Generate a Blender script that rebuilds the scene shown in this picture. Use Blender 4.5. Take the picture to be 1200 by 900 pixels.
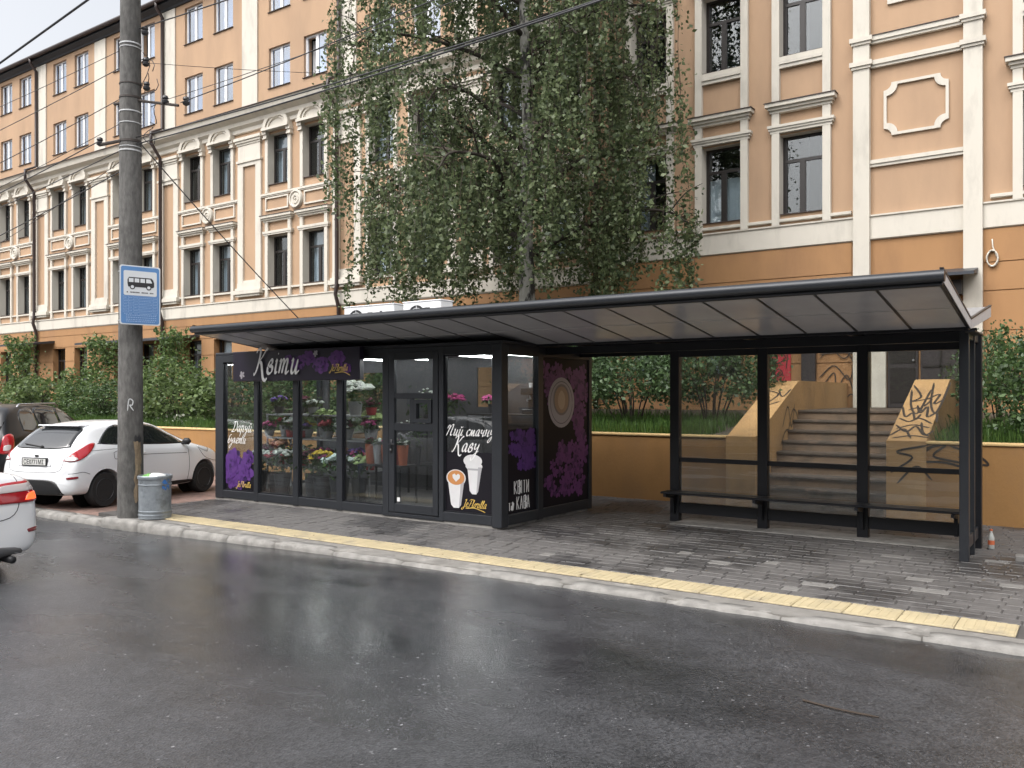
import bpy, bmesh, math, random
import numpy as np
from mathutils import Vector, Matrix
from mathutils.bvhtree import BVHTree
R = math.radians
S = bpy.context.scene
COL = S.collection
for o in list(bpy.data.objects): bpy.data.objects.remove(o)

# ---------------------------------------------------------------- camera, sky, sun, exposure
TH = math.atan(0.69)
cam = bpy.data.cameras.new('Camera'); camo = bpy.data.objects.new('Camera', cam); COL.objects.link(camo)
cam.sensor_width = 36; cam.lens = 30; cam.shift_y = 14/1200; cam.clip_end = 3000; cam.clip_start = 0.05
camo.location = (0, 0, 1.73); camo.rotation_euler = (R(90), 0, TH)
S.camera = camo
W = bpy.data.worlds.new('World'); S.world = W; W.use_nodes = True
wn = W.node_tree.nodes; wl = W.node_tree.links
for n in list(wn): wn.remove(n)
sky = wn.new('ShaderNodeTexSky'); sky.sky_type = 'NISHITA'; sky.sun_disc = False
sky.sun_elevation = R(52); sky.sun_rotation = R(200); sky.dust_density = 6; sky.air_density = 1.0; sky.ozone_density = 1.0
hs = wn.new('ShaderNodeHueSaturation'); hs.inputs['Saturation'].default_value = 0.22
bg = wn.new('ShaderNodeBackground'); bg.inputs['Strength'].default_value = 0.15
wo = wn.new('ShaderNodeOutputWorld')
wl.new(sky.outputs[0], hs.inputs['Color']); wl.new(hs.outputs[0], bg.inputs['Color']); wl.new(bg.outputs[0], wo.inputs['Surface'])
sl = bpy.data.lights.new('Sun', 'SUN'); sl.energy = .6; sl.angle = R(25); sl.color = (1, .965, .91)
so = bpy.data.objects.new('Sun', sl); COL.objects.link(so); so.location = (0, -5, 30)
so.rotation_euler = Vector((-.6, .55, -.95)).to_track_quat('-Z', 'Y').to_euler()
S.view_settings.view_transform = 'Standard'; S.view_settings.look = 'None'; S.view_settings.gamma = 1
S.view_settings.exposure = 1.02
S.render.engine = 'CYCLES'; S.render.resolution_x = 1024; S.render.resolution_y = 768

# ---------------------------------------------------------------- materials
MATS = {}
def srgb(r, g, b):
    f = lambda u: (u/255/12.92 if u <= 10 else ((u/255+.055)/1.055)**2.4)
    return (f(r), f(g), f(b))
def mat(name, col, rough=.6, metal=0, var=.0, vscale=6, bump=0, bscale=60, coat=0, emit=None, es=0, spec=.5,
        rvar=0, island=0, col2=None, stain=None, stscale=1.5, stlo=.52, sthi=.66, stretch=None, strough=None):
    """procedural Principled material: base colour with fine noise (var), a second stained colour (stain), bump and per-island variety"""
    m = bpy.data.materials.new(name); m.use_nodes = True; MATS[name] = m
    N = m.node_tree.nodes; L = m.node_tree.links
    p = N['Principled BSDF']
    p.inputs['Roughness'].default_value = rough; p.inputs['Metallic'].default_value = metal
    p.inputs['Coat Weight'].default_value = coat; p.inputs['Specular IOR Level'].default_value = spec
    p.inputs['Coat Roughness'].default_value = .04
    c4 = (*col, 1)
    p.inputs['Base Color'].default_value = c4
    if emit: p.inputs['Emission Color'].default_value = (*emit, 1); p.inputs['Emission Strength'].default_value = es
    geo = N.new('ShaderNodeNewGeometry')
    vec = geo.outputs['Position']
    if stretch:
        mp = N.new('ShaderNodeVectorMath'); mp.operation = 'MULTIPLY'; mp.inputs[1].default_value = stretch
        L.new(vec, mp.inputs[0]); vec = mp.outputs[0]
    def noise(sc, det=4, rg=.6):
        t = N.new('ShaderNodeTexNoise'); t.inputs['Scale'].default_value = sc; t.inputs['Detail'].default_value = det
        t.inputs['Roughness'].default_value = rg; L.new(vec, t.inputs['Vector']); return t.outputs[0]
    def mixc(fac, a, b, bt='MIX'):
        x = N.new('ShaderNodeMix'); x.data_type = 'RGBA'; x.blend_type = bt
        if isinstance(fac, float): x.inputs[0].default_value = fac
        else: L.new(fac, x.inputs[0])
        for i, v in ((6, a), (7, b)):
            if isinstance(v, tuple): x.inputs[i].default_value = v
            else: L.new(v, x.inputs[i])
        return x.outputs[2]
    def mr(v, a, b, c, d):
        x = N.new('ShaderNodeMapRange'); L.new(v, x.inputs[0])
        for i, q in enumerate((a, b, c, d)): x.inputs[i+1].default_value = q
        return x.outputs[0]
    cur = c4
    if col2:
        cur = mixc(geo.outputs['Random Per Island'], c4, (*col2, 1))
    if stain:
        sf = mr(noise(stscale, 6, .62), stlo, sthi, 0, 1)
        cur = mixc(sf, cur, (*stain, 1))
        if strough is not None: L.new(mr(sf, 0, 1, rough, strough), p.inputs['Roughness'])
    if var or island:
        v = None
        if var: v = mr(noise(vscale), .25, .75, 1-var, 1+var)
        if island:
            w = mr(geo.outputs['Random Per Island'], 0, 1, 1-island, 1+island)
            if v is None: v = w
            else:
                mm = N.new('ShaderNodeMath'); mm.operation = 'MULTIPLY'; L.new(v, mm.inputs[0]); L.new(w, mm.inputs[1]); v = mm.outputs[0]
        vm = N.new('ShaderNodeVectorMath'); vm.operation = 'SCALE'
        if isinstance(cur, tuple): vm.inputs[0].default_value = cur[:3]
        else: L.new(cur, vm.inputs[0])
        L.new(v, vm.inputs['Scale']); cur = vm.outputs[0]
    if not isinstance(cur, tuple): L.new(cur, p.inputs['Base Color'])
    if rvar: L.new(mr(noise(vscale*.5), .3, .7, max(.02, rough-rvar), min(1, rough+rvar)), p.inputs['Roughness'])
    if bump:
        b = N.new('ShaderNodeBump'); b.inputs['Strength'].default_value = bump; b.inputs['Distance'].default_value = .01
        L.new(noise(bscale, 5), b.inputs['Height']); L.new(b.outputs[0], p.inputs['Normal'])
    return m
def glass(name, tint=(.92, .95, .95), ior=1.5, rough=.0, boost=1.0, dust_haze=0.0):
    """thin pane: Fresnel mix of clear and mirror, with a little dust and painted haze"""
    m = bpy.data.materials.new(name); m.use_nodes = True; MATS[name] = m
    N = m.node_tree.nodes; L = m.node_tree.links
    for n in list(N): N.remove(n)
    o = N.new('ShaderNodeOutputMaterial'); t = N.new('ShaderNodeBsdfTransparent'); g = N.new('ShaderNodeBsdfGlossy')
    t.inputs[0].default_value = (*tint, 1); g.inputs['Roughness'].default_value = rough
    fr = N.new('ShaderNodeLayerWeight'); fr.inputs[0].default_value = .5           # Facing = 1 - |cos|
    pw_ = N.new('ShaderNodeMath'); pw_.operation = 'POWER'; pw_.inputs[1].default_value = 5; L.new(fr.outputs['Facing'], pw_.inputs[0])
    f0 = min(.6, ((ior-1)/(ior+1))**2*boost)
    mu = N.new('ShaderNodeMath'); mu.operation = 'MULTIPLY_ADD'; mu.use_clamp = True; mu.inputs[1].default_value = 1-f0; mu.inputs[2].default_value = f0
    L.new(pw_.outputs[0], mu.inputs[0])
    mx = N.new('ShaderNodeMixShader'); L.new(mu.outputs[0], mx.inputs[0]); L.new(t.outputs[0], mx.inputs[1]); L.new(g.outputs[0], mx.inputs[2])
    out = mx.outputs[0]
    if dust_haze:
        d = N.new('ShaderNodeBsdfDiffuse'); d.inputs[0].default_value = (.5, .5, .48, 1)
        nz = N.new('ShaderNodeTexNoise'); nz.inputs['Scale'].default_value = 2.5; nz.inputs['Detail'].default_value = 6
        ge = N.new('ShaderNodeNewGeometry'); L.new(ge.outputs['Position'], nz.inputs['Vector'])
        mr = N.new('ShaderNodeMapRange'); L.new(nz.outputs[0], mr.inputs[0]); mr.inputs[1].default_value = .3; mr.inputs[2].default_value = .8
        mr.inputs[3].default_value = dust_haze*.3; mr.inputs[4].default_value = dust_haze*1.6
        m2 = N.new('ShaderNodeMixShader'); L.new(mr.outputs[0], m2.inputs[0]); L.new(out, m2.inputs[1]); L.new(d.outputs[0], m2.inputs[2]); out = m2.outputs[0]
    L.new(out, o.inputs[0]); return m
def leafmat(name, c1, c2, trans=.35, rough=.45):
    m = bpy.data.materials.new(name); m.use_nodes = True; MATS[name] = m
    N = m.node_tree.nodes; L = m.node_tree.links
    p = N['Principled BSDF']; p.inputs['Roughness'].default_value = rough; o = N['Material Output']
    g = N.new('ShaderNodeNewGeometry'); cr = N.new('ShaderNodeValToRGB')
    cr.color_ramp.elements[0].color = (*c1, 1); cr.color_ramp.elements[1].color = (*c2, 1)
    L.new(g.outputs['Random Per Island'], cr.inputs[0]); L.new(cr.outputs[0], p.inputs['Base Color'])
    t = N.new('ShaderNodeBsdfTranslucent'); L.new(cr.outputs[0], t.inputs[0])
    mx = N.new('ShaderNodeMixShader'); mx.inputs[0].default_value = trans
    L.new(p.outputs[0], mx.inputs[1]); L.new(t.outputs[0], mx.inputs[2]); L.new(mx.outputs[0], o.inputs[0]); return m

PEACH = (.42, .278, .176); ORANGE = (.60, .27, .075); CREAM = (.57, .535, .47)
mat('peach', PEACH, .85, var=.07, vscale=1.6, bump=.25, bscale=60, stain=(.36, .24, .155), stscale=.9, stlo=.45, sthi=.72, stretch=(1,1,.28))
mat('orange', (.35, .19, .085), .85, var=.06, vscale=1.5, bump=.15, bscale=90, stain=(.27, .145, .07), stscale=1.0, stlo=.46, sthi=.7, stretch=(1,1,.35))
mat('cream', CREAM, .8, var=.04, vscale=2, bump=.15, stain=(.40, .375, .33), stscale=2.2, stlo=.52, sthi=.78, stretch=(1,1,.3))
mat('orange_wall', (.36, .192, .068), .85, var=.12, vscale=3.2, bump=.4, bscale=35, stain=(.25, .14, .062), stscale=1.6, stlo=.46, sthi=.70, stretch=(1,1,.5))
mat('parapet', (.46, .275, .12), .85, var=.06, vscale=2, bump=.2, bscale=50, stain=(.33, .20, .095), stscale=2.2, stlo=.45, sthi=.7, stretch=(1,1,.5))
mat('flashing', (.05, .033, .028), .5, var=.1)
mat('roof_metal', (.045, .05, .06), .45, metal=.3, var=.1)
mat('downpipe', (.035, .022, .02), .4, var=.1)
mat('win_dark', (.022, .018, .017), .35)
mat('win_white', (.75, .76, .78), .35)
mat('room', (.05, .05, .055), .9)
mat('curtain', (.52, .55, .6), .9, var=.08, vscale=3)
mat('curtain_white', (.7, .71, .73), .9, var=.05, vscale=3)
glass('pane_glass', (.85, .9, .92), 1.55, .01, 1.8)
glass('pane_blue', (.62, .74, .9), 1.55, .01, 6)
glass('clear_glass', (.90, .92, .91), 1.5, .0, 2.2, dust_haze=.075)  # shelter panes: pale diffuse film is dust plus a painted hazy sheen
glass('kiosk_glass', (.84, .87, .88), 1.5, .0, 1.45, dust_haze=.012)
mat('car_glass', (.012, .014, .016), .03, spec=.9, coat=.6)
mat('anthracite', (.028, .031, .037), .38, metal=.2, var=.08, vscale=3)
mat('black_steel', (.012, .013, .017), .4, metal=.2, var=.1, vscale=4)
mat('steel_grey', (.42, .43, .45), .35, metal=.7, var=.05)
mat('canopy_panel', (.46, .462, .49), .22, var=.12, vscale=1.5, island=.09)
mat('canopy_top', (.33, .34, .36), .4, metal=.4, var=.1)
mat('concrete', (.26, .25, .235), .9, var=.2, vscale=9, bump=.5, bscale=40, stain=(.16, .15, .14), stscale=3)
mat('pole_concrete', (.125, .121, .116), .92, var=.4, vscale=22, bump=.7, bscale=70, stain=(.062, .06, .057), stscale=2.2, stlo=.45, sthi=.7, stretch=(1, 1, .35))
mat('kerb', (.27, .26, .243), .8, var=.28, vscale=16, bump=.8, bscale=30, island=.12, stain=(.15, .145, .137), stscale=8, stlo=.45, sthi=.66)
mat('kerb_bed', (.20, .19, .175), .9, var=.25, vscale=5, bump=.6, bscale=20, stain=(.34, .325, .30), stscale=2.4)
mat('paver', (.135, .128, .124), .62, var=.16, vscale=9, bump=.4, bscale=50, col2=(.095, .091, .09), island=.12, stain=(.05, .048, .049), stscale=.7, stlo=.47, sthi=.58, strough=.36)
mat('pale_paver', (.19, .183, .174), .7, var=.12, vscale=8, bump=.3)
mat('mortar', (.075, .07, .066), .9, var=.2, vscale=9)
mat('tactile', (.46, .385, .24), .65, var=.1, vscale=4, bump=.15, stain=(.34, .29, .20), stscale=3, island=.05)
mat('soil', (.06, .05, .035), .95, var=.3, vscale=5, bump=.6, bscale=12)
mat('ground', (.08, .078, .075), .95, var=.2)
mat('step', (.20, .135, .09), .85, var=.12, vscale=4, bump=.3, stain=(.12, .085, .06), stscale=2.5)
mat('step_nose', (.075, .055, .042), .8, var=.2, vscale=6, stain=(.16, .11, .08), stscale=3)
mat('graffiti', (.035, .025, .02), .6, var=.3, vscale=8)
mat('red_paint', (.45, .035, .05), .5, var=.15, vscale=5)
mat('dark_door', (.035, .028, .03), .45, var=.25, vscale=6)
mat('tar', (.034, .034, .036), .55, var=.5, vscale=12, bump=1.0, bscale=22)
# ---------------------------------------------------------------- mesh and object helpers
class MB:
    def __init__(s): s.v = []; s.f = []
    def add(s, vs, fs):
        n = len(s.v); s.v += [tuple(v) for v in vs]; s.f += [tuple(i+n for i in f) for f in fs]; return s
    def box(s, x0, x1, y0, y1, z0, z1):
        if x0 > x1: x0, x1 = x1, x0
        if y0 > y1: y0, y1 = y1, y0
        if z0 > z1: z0, z1 = z1, z0
        return s.add([(x0,y0,z0),(x1,y0,z0),(x1,y1,z0),(x0,y1,z0),(x0,y0,z1),(x1,y0,z1),(x1,y1,z1),(x0,y1,z1)],
                     [(0,3,2,1),(4,5,6,7),(0,1,5,4),(1,2,6,5),(2,3,7,6),(3,0,4,7)])
    def bbox(s, x0, x1, y0, y1, z0, z1, b=.01):
        """box with chamfered edges"""
        b = min(b, (x1-x0)*.45, (y1-y0)*.45, (z1-z0)*.45)
        X = [(x0, x0+b), (x1, x1-b)]; Y = [(y0, y0+b), (y1, y1-b)]; Z = [(z0, z0+b), (z1, z1-b)]
        idx = {}; vs = []
        for i in (0,1):
            for j in (0,1):
                for k in (0,1):
                    idx[i,j,k,0] = len(vs); vs.append((X[i][0], Y[j][1], Z[k][1]))
                    idx[i,j,k,1] = len(vs); vs.append((X[i][1], Y[j][0], Z[k][1]))
                    idx[i,j,k,2] = len(vs); vs.append((X[i][1], Y[j][1], Z[k][0]))
        fs = []
        for i in (0,1): fs.append([idx[i,0,0,0], idx[i,1,0,0], idx[i,1,1,0], idx[i,0,1,0]])
        for j in (0,1): fs.append([idx[0,j,0,1], idx[1,j,0,1], idx[1,j,1,1], idx[0,j,1,1]])
        for k in (0,1): fs.append([idx[0,0,k,2], idx[1,0,k,2], idx[1,1,k,2], idx[0,1,k,2]])
        for i in (0,1):
            for j in (0,1): fs.append([idx[i,j,0,0], idx[i,j,1,0], idx[i,j,1,1], idx[i,j,0,1]])
        for i in (0,1):
            for k in (0,1): fs.append([idx[i,0,k,0], idx[i,1,k,0], idx[i,1,k,2], idx[i,0,k,2]])
        for j in (0,1):
            for k in (0,1): fs.append([idx[0,j,k,1], idx[1,j,k,1], idx[1,j,k,2], idx[0,j,k,2]])
        for i in (0,1):
            for j in (0,1):
                for k in (0,1): fs.append([idx[i,j,k,0], idx[i,j,k,1], idx[i,j,k,2]])
        return s.add(vs, fs)
    def prism(s, poly, a, b, axis='x'):
        """extrude a 2D polygon from a to b along axis; poly in the other two axes (order yz, xz, xy)"""
        n = len(poly)
        def P(u, v, t): return (t,u,v) if axis == 'x' else ((u,t,v) if axis == 'y' else (u,v,t))
        vs = [P(u,v,a) for u,v in poly]+[P(u,v,b) for u,v in poly]
        return s.add(vs, [tuple(range(n))[::-1], tuple(range(n,2*n))]+[(i,(i+1)%n,n+(i+1)%n,n+i) for i in range(n)])
    def tube(s, pts, r, n=8, cap=True):
        pts = [Vector(p) for p in pts]; rs = r if isinstance(r, (list, tuple)) else [r]*len(pts)
        base = len(s.v); pu = None
        for i, p in enumerate(pts):
            t = (pts[min(i+1,len(pts)-1)]-pts[max(i-1,0)]).normalized()
            if pu is None: pu = t.orthogonal().normalized()
            else:
                pu = (pu-t*pu.dot(t)); pu = pu.normalized() if pu.length > 1e-5 else t.orthogonal().normalized()
            w = t.cross(pu)
            for k in range(n):
                a = 2*math.pi*k/n; s.v.append(tuple(p+(pu*math.cos(a)+w*math.sin(a))*rs[i]))
        for i in range(len(pts)-1):
            for k in range(n):
                a = base+i*n+k; b = base+i*n+(k+1)%n; s.f.append((a,b,b+n,a+n))
        if cap:
            s.f.append(tuple(base+k for k in range(n))[::-1]); s.f.append(tuple(base+(len(pts)-1)*n+k for k in range(n)))
        return s
    def lathe(s, prof, n=24, c=(0,0,0), axis='z'):
        base = len(s.v)
        for r, h in prof:
            for k in range(n):
                a = 2*math.pi*k/n; x, y = r*math.cos(a), r*math.sin(a)
                p = (x,y,h) if axis == 'z' else ((x,h,y) if axis == 'y' else (h,x,y))
                s.v.append((p[0]+c[0], p[1]+c[1], p[2]+c[2]))
        for i in range(len(prof)-1):
            for k in range(n):
                a = base+i*n+k; b = base+i*n+(k+1)%n; s.f.append((a,b,b+n,a+n))
        s.f.append(tuple(base+k for k in range(n))[::-1]); s.f.append(tuple(base+(len(prof)-1)*n+k for k in range(n)))
        return s
    def xf(s, M):
        s.v = [tuple(M @ Vector(v)) for v in s.v]; return s
    def mesh(s, name, material=None, smooth=False, fix=True):
        me = bpy.data.meshes.new(name); me.from_pydata(s.v, [], s.f)
        if fix:
            bm = bmesh.new(); bm.from_mesh(me); bmesh.ops.recalc_face_normals(bm, faces=bm.faces); bm.to_mesh(me); bm.free()
        if material: me.materials.append(MATS[material])
        if smooth: me.shade_smooth() if smooth is True else me.shade_auto_smooth() if False else None
        if smooth == 'auto': smooth_by_angle(me)
        return me
def smooth_by_angle(me, ang=R(40)):
    me.shade_smooth()
    bm = bmesh.new(); bm.from_mesh(me)
    for e in bm.edges:
        if len(e.link_faces) == 2 and e.calc_face_angle(0) > ang: e.smooth = False
    bm.to_mesh(me); bm.free()
def put(name, me, parent=None, loc=None, rot=None, scale=None):
    o = bpy.data.objects.new(name, me); COL.objects.link(o)
    if parent is not None:
        o.parent = parent
        if parent.parent is None and parent.type == 'EMPTY' and not parent.get('_local'):
            o.matrix_parent_inverse = Matrix.Translation(-parent.location)
    if loc is not None: o.location = loc
    if rot is not None: o.rotation_euler = rot
    if scale is not None: o.scale = scale
    return o
def part(name, mb, material, parent=None, smooth=False, label=None):
    o = put(name, mb.mesh(name, material, smooth), parent)
    if label: o['label'] = label
    return o
def tag(o, label=None, cat=None, group=None, kind=None):
    if label: o['label'] = label
    if cat: o['category'] = cat
    if group: o['group'] = group
    if kind: o['kind'] = kind
    return o
def thing(name, label, cat, loc=(0,0,0), group=None, local=False, rz=0):
    o = bpy.data.objects.new(name, None); COL.objects.link(o); o.location = loc; o.empty_display_size = .1
    o.rotation_euler = (0,0,rz)
    if local: o['_local'] = 1
    return tag(o, label, cat, group)
def copy_tree(o, parent=None):
    c = o.copy(); COL.objects.link(c)
    if parent: c.parent = parent
    for ch in list(o.children): copy_tree(ch, c)
    return c
def struct(name, mb, material, smooth=False):
    o = part(name, mb, material, None, smooth); o['kind'] = 'structure'; return o
def catmull(pts, n=6):
    if len(pts) < 3: return [tuple(p) for p in pts]
    P = [Vector(p) for p in pts]; P = [P[0]*2-P[1]]+P+[P[-1]*2-P[-2]]; out = []
    for i in range(1, len(P)-2):
        for k in range(n):
            t = k/n; a,b,c,d = P[i-1],P[i],P[i+1],P[i+2]
            out.append(.5*((2*b)+(c-a)*t+(2*a-5*b+4*c-d)*t*t+(3*b-a-3*c+d)*t**3))
    out.append(P[-2]); return [tuple(p) for p in out]
_rib = [0]
def ribbon(mb, pts, O, U, V, w, nib=None, off=.002):
    """flat pen stroke: pts in 2D laid on plane O + x U + y V"""
    O, U, V = Vector(O), Vector(U), Vector(V); Nn = U.cross(V).normalized()
    base = len(mb.v); n = len(pts)
    for i, p in enumerate(pts):
        a = Vector(pts[max(i-1,0)]); b = Vector(pts[min(i+1,n-1)]); t = (b-a); t = t.normalized() if t.length > 1e-6 else Vector((1,0))
        q = Vector((-t.y, t.x)); ww = w
        if nib is not None: ww = w*(.28+.72*abs(math.sin(math.atan2(t.y,t.x)-nib)))
        _rib[0] = (_rib[0]+1) % 40; of = off+_rib[0]*.00002
        e = .35 if i in (0, n-1) else 1
        for sg in (1, -1):
            r = Vector((p[0], p[1]))+q*ww*.5*sg*e
            mb.v.append(tuple(O+U*r.x+V*r.y+Nn*of))
    for i in range(n-1):
        a = base+2*i; mb.f.append((a, a+1, a+3, a+2))
GL = {
 'К': (1.35, [[(.0,1.55),(.15,1.82),(.4,1.8),(.42,1.3),(.3,.5),(.12,0),(-.05,.0)],[(1.2,1.72),(1.05,1.8),(.75,1.3),(.38,.9)],[(.38,.9),(.65,.8),(.85,.3),(1.1,-.35),(1.4,-.5),(1.5,-.3)]]),
 'в': (.8, [[(.12,.5),(.28,.9),(.5,1.02),(.55,.75),(.3,.55),(.6,.5),(.62,.15),(.35,0),(.15,.15),(.12,.5)]]),
 'і': (.5, [[(.1,.85),(.24,1.0),(.2,.4),(.25,.03),(.45,.15)],[(.3,1.38),(.31,1.5)]]),
 'т': (1.3, [[(.05,.85),(.2,1),(.18,.4),(.12,0)],[(.16,.5),(.38,.98),(.55,.9),(.5,.4),(.46,0)],[(.5,.5),(.75,.98),(.92,.88),(.86,.2),(.95,.0),(1.2,.2)]]),
 'и': (1.0, [[(.03,.85),(.2,1),(.15,.25),(.28,0),(.48,.15),(.64,.6)],[(.7,1),(.62,.2),(.72,0),(.98,.2)]]),
 'П': (1.5, [[(.0,1.1),(.2,1.6),(.45,1.5),(.38,.8),(.15,-.1)],[(.36,.8),(.75,1.6),(1.05,1.75),(1.1,1.4),(.95,.5),(1.05,0),(1.4,.2)]]),
 'с': (.7, [[(.62,.8),(.48,1),(.22,.8),(.12,.4),(.28,.02),(.5,.05),(.75,.25)]]),
 'м': (1.15, [[(0,.05),(.12,.1),(.32,.95),(.4,.3),(.46,.05),(.78,.95),(.82,.1),(.95,.02),(1.15,.2)]]),
 'а': (.92, [[(.65,.85),(.45,1),(.2,.75),(.12,.3),(.28,.02),(.5,.25),(.66,.85)],[(.68,.98),(.62,.2),(.72,.02),(.92,.2)]]),
 'ч': (.9, [[(.05,.85),(.2,1),(.16,.6),(.35,.45),(.6,.65)],[(.68,1),(.6,.2),(.7,0),(.9,.2)]]),
 'н': (1.0, [[(.05,.85),(.2,1),(.14,0)],[(.17,.5),(.65,.55)],[(.72,1),(.64,.2),(.74,0),(1,.2)]]),
 'у': (.92, [[(.05,.85),(.2,1),(.16,.5),(.32,.35),(.62,.65)],[(.7,1),(.58,.1),(.38,-.7),(.12,-.95),(.0,-.7),(.35,-.2),(.9,.2)]]),
 'Д': (1.3, [[(.5,1.75),(.45,.8),(.25,.2),(.0,.05),(.3,0),(.8,.1),(1.15,.6),(1.15,1.2),(.85,1.65),(.3,1.6),(.1,1.3)]]),
 'р': (.95, [[(.05,.85),(.2,1),(.1,-.8)],[(.16,.5),(.42,1),(.65,.85),(.6,.25),(.75,0),(.95,.2)]]),
 'б': (.8, [[(.75,1.7),(.4,1.5),(.18,.9),(.12,.3),(.32,0),(.6,.2),(.6,.6),(.4,.8),(.2,.6)]]),
 'к': (.8, [[(.05,.85),(.2,1),(.15,0)],[(.65,.95),(.2,.5),(.45,.4),(.58,.05),(.8,.2)]]),
 'е': (.7, [[(.12,.4),(.52,.6),(.48,.95),(.28,1),(.12,.6),(.18,.1),(.42,0),(.7,.2)]]),
 'J': (.8, [[(.2,1.5),(.65,1.8),(.55,1.0),(.4,-.3),(.12,-.6),(-.1,-.3),(.7,.2)]]),
 'F': (1.1, [[(.0,1.45),(.4,1.8),(1.3,1.72)],[(.65,1.7),(.45,.6),(.22,0),(-.05,.15)],[(.3,.9),(.9,.95)]]),
 'l': (.45, [[(.0,.3),(.32,1.4),(.28,1.75),(.16,1.4),(.12,.2),(.24,0),(.45,.2)]]),
 'o': (.75, [[(.45,1),(.18,.75),(.15,.25),(.35,0),(.58,.25),(.58,.75),(.4,.98),(.75,.85)]]),
 'r': (.65, [[(.0,.6),(.18,1.05),(.3,.9),(.5,.95),(.42,.3),(.5,.02),(.65,.2)]]),
}
GL['й'] = (GL['и'][0], GL['и'][1]+[[(.25,1.45),(.42,1.28),(.66,1.48)]]); GL['a'] = GL['а']; GL['e'] = GL['е']; GL['i'] = GL['і']
def script(mb, text, O, U, V, size, w, slant=.35, nib=.6, off=.003):
    x = 0
    for ch in text:
        if ch == ' ': x += .6; continue
        wd, st = GL[ch]
        for s in st:
            q = catmull([(px+x+slant*py, py) for px, py in s], 5)
            ribbon(mb, [(a*size, b*size) for a, b in q], O, U, V, w, nib, off)
        x += wd
    return x*size
def font(text, size, material, name, parent, O, U, V, bold=0, sx=1.0, depth=.001, shear=0, align='LEFT'):
    cu = bpy.data.curves.new(name, 'FONT'); cu.body = text; cu.size = size; cu.extrude = depth; cu.offset = bold; cu.shear = shear; cu.align_x = align
    o = bpy.data.objects.new(name, cu); COL.objects.link(o)
    me = bpy.data.meshes.new_from_object(o.evaluated_get(bpy.context.evaluated_depsgraph_get()))
    bpy.data.objects.remove(o); bpy.data.curves.remove(cu)
    U, V = Vector(U).normalized(), Vector(V).normalized(); Nn = U.cross(V)
    M = Matrix((( *U, 0), (*V, 0), (*Nn, 0), (0,0,0,1))).transposed(); M = Matrix.Translation(Vector(O)) @ M @ Matrix.Diagonal((sx,1,1,1))
    me.transform(M); me.materials.clear(); me.materials.append(MATS[material])
    return put(name, me, parent)
RNG = np.random.default_rng(7)
def leaves(name, C, L, Wd, material, rng=RNG, up=None, droop=0., jitter=.35):
    """one mesh of N leaf-shaped quads at centres C"""
    C = np.asarray(C); N = len(C)
    a = rng.normal(size=(N,3)); a[:,2] -= droop*1.6; a /= np.linalg.norm(a, axis=1)[:,None]
    b = rng.normal(size=(N,3))
    if up is not None: b[:, :2] *= 1.; 
    b -= a*(a*b).sum(1)[:,None]; b /= np.linalg.norm(b, axis=1)[:,None]; n = np.cross(a,b)
    s = (1+jitter*rng.uniform(-1,1,(N,1)))
    l = L*s; w = Wd*s
    V = np.empty((N,4,3)); V[:,0] = C-a*l*.5; V[:,1] = C+b*w*.5+n*w*.15-a*l*.08; V[:,2] = C+a*l*.5; V[:,3] = C-b*w*.5+n*w*.15-a*l*.08
    me = bpy.data.meshes.new(name); me.vertices.add(N*4); me.vertices.foreach_set('co', V.astype(np.float32).ravel())
    me.loops.add(N*4); me.loops.foreach_set('vertex_index', np.arange(N*4, dtype=np.int32))
    me.polygons.add(N); me.polygons.foreach_set('loop_start', np.arange(0, N*4, 4, dtype=np.int32))
    me.update(calc_edges=True); me.materials.append(MATS[material]); return me
# ---------------------------------------------------------------- ground, road, kerb, pavement
mb = MB(); mb.add([(-900,-900,-.6),(900,-900,-.6),(900,900,-.6),(-900,900,-.6)], [(0,1,2,3)]); struct('ground', mb, 'ground')
def zroad(x):
    t = max(0, min(1, (x+11)/7.5)); return -.15+.112*(1-(1-t)**2)
# wet asphalt
m = bpy.data.materials.new('asphalt'); m.use_nodes = True; MATS['asphalt'] = m
N = m.node_tree.nodes; L = m.node_tree.links; p = N['Principled BSDF']
g = N.new('ShaderNodeNewGeometry')
def nz(sc, det=5, rg=.6, st=None):
    t = N.new('ShaderNodeTexNoise'); t.inputs['Scale'].default_value = sc; t.inputs['Detail'].default_value = det; t.inputs['Roughness'].default_value = rg
    if st:
        v = N.new('ShaderNodeVectorMath'); v.operation = 'MULTIPLY'; v.inputs[1].default_value = st; L.new(g.outputs['Position'], v.inputs[0]); L.new(v.outputs[0], t.inputs['Vector'])
    else: L.new(g.outputs['Position'], t.inputs['Vector'])
    return t.outputs[0]
def mrn(v, a, b, c, d):
    x = N.new('ShaderNodeMapRange'); L.new(v, x.inputs[0])
    for i, q in enumerate((a,b,c,d)): x.inputs[i+1].default_value = q
    return x.outputs[0]
def mulv(a, b):
    x = N.new('ShaderNodeMath'); x.operation = 'MULTIPLY'; L.new(a, x.inputs[0]); L.new(b, x.inputs[1]); return x.outputs[0]
wet = mrn(nz(.42, 5, .55, (.55, 1.3, 1)), .40, .60, 0, 1)
agg = N.new('ShaderNodeTexVoronoi'); agg.inputs['Scale'].default_value = 75; L.new(g.outputs['Position'], agg.inputs['Vector'])
cr = N.new('ShaderNodeValToRGB'); L.new(agg.outputs['Color'], cr.inputs[0])
cr.color_ramp.elements[0].color = (.021,.0215,.024,1); cr.color_ramp.elements[1].color = (.07,.0715,.077,1); cr.color_ramp.elements[1].position = .93
e = cr.color_ramp.elements.new(.975); e.color = (.24,.24,.25,1)
sc = N.new('ShaderNodeVectorMath'); sc.operation = 'SCALE'; L.new(cr.outputs[0], sc.inputs[0])
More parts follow.
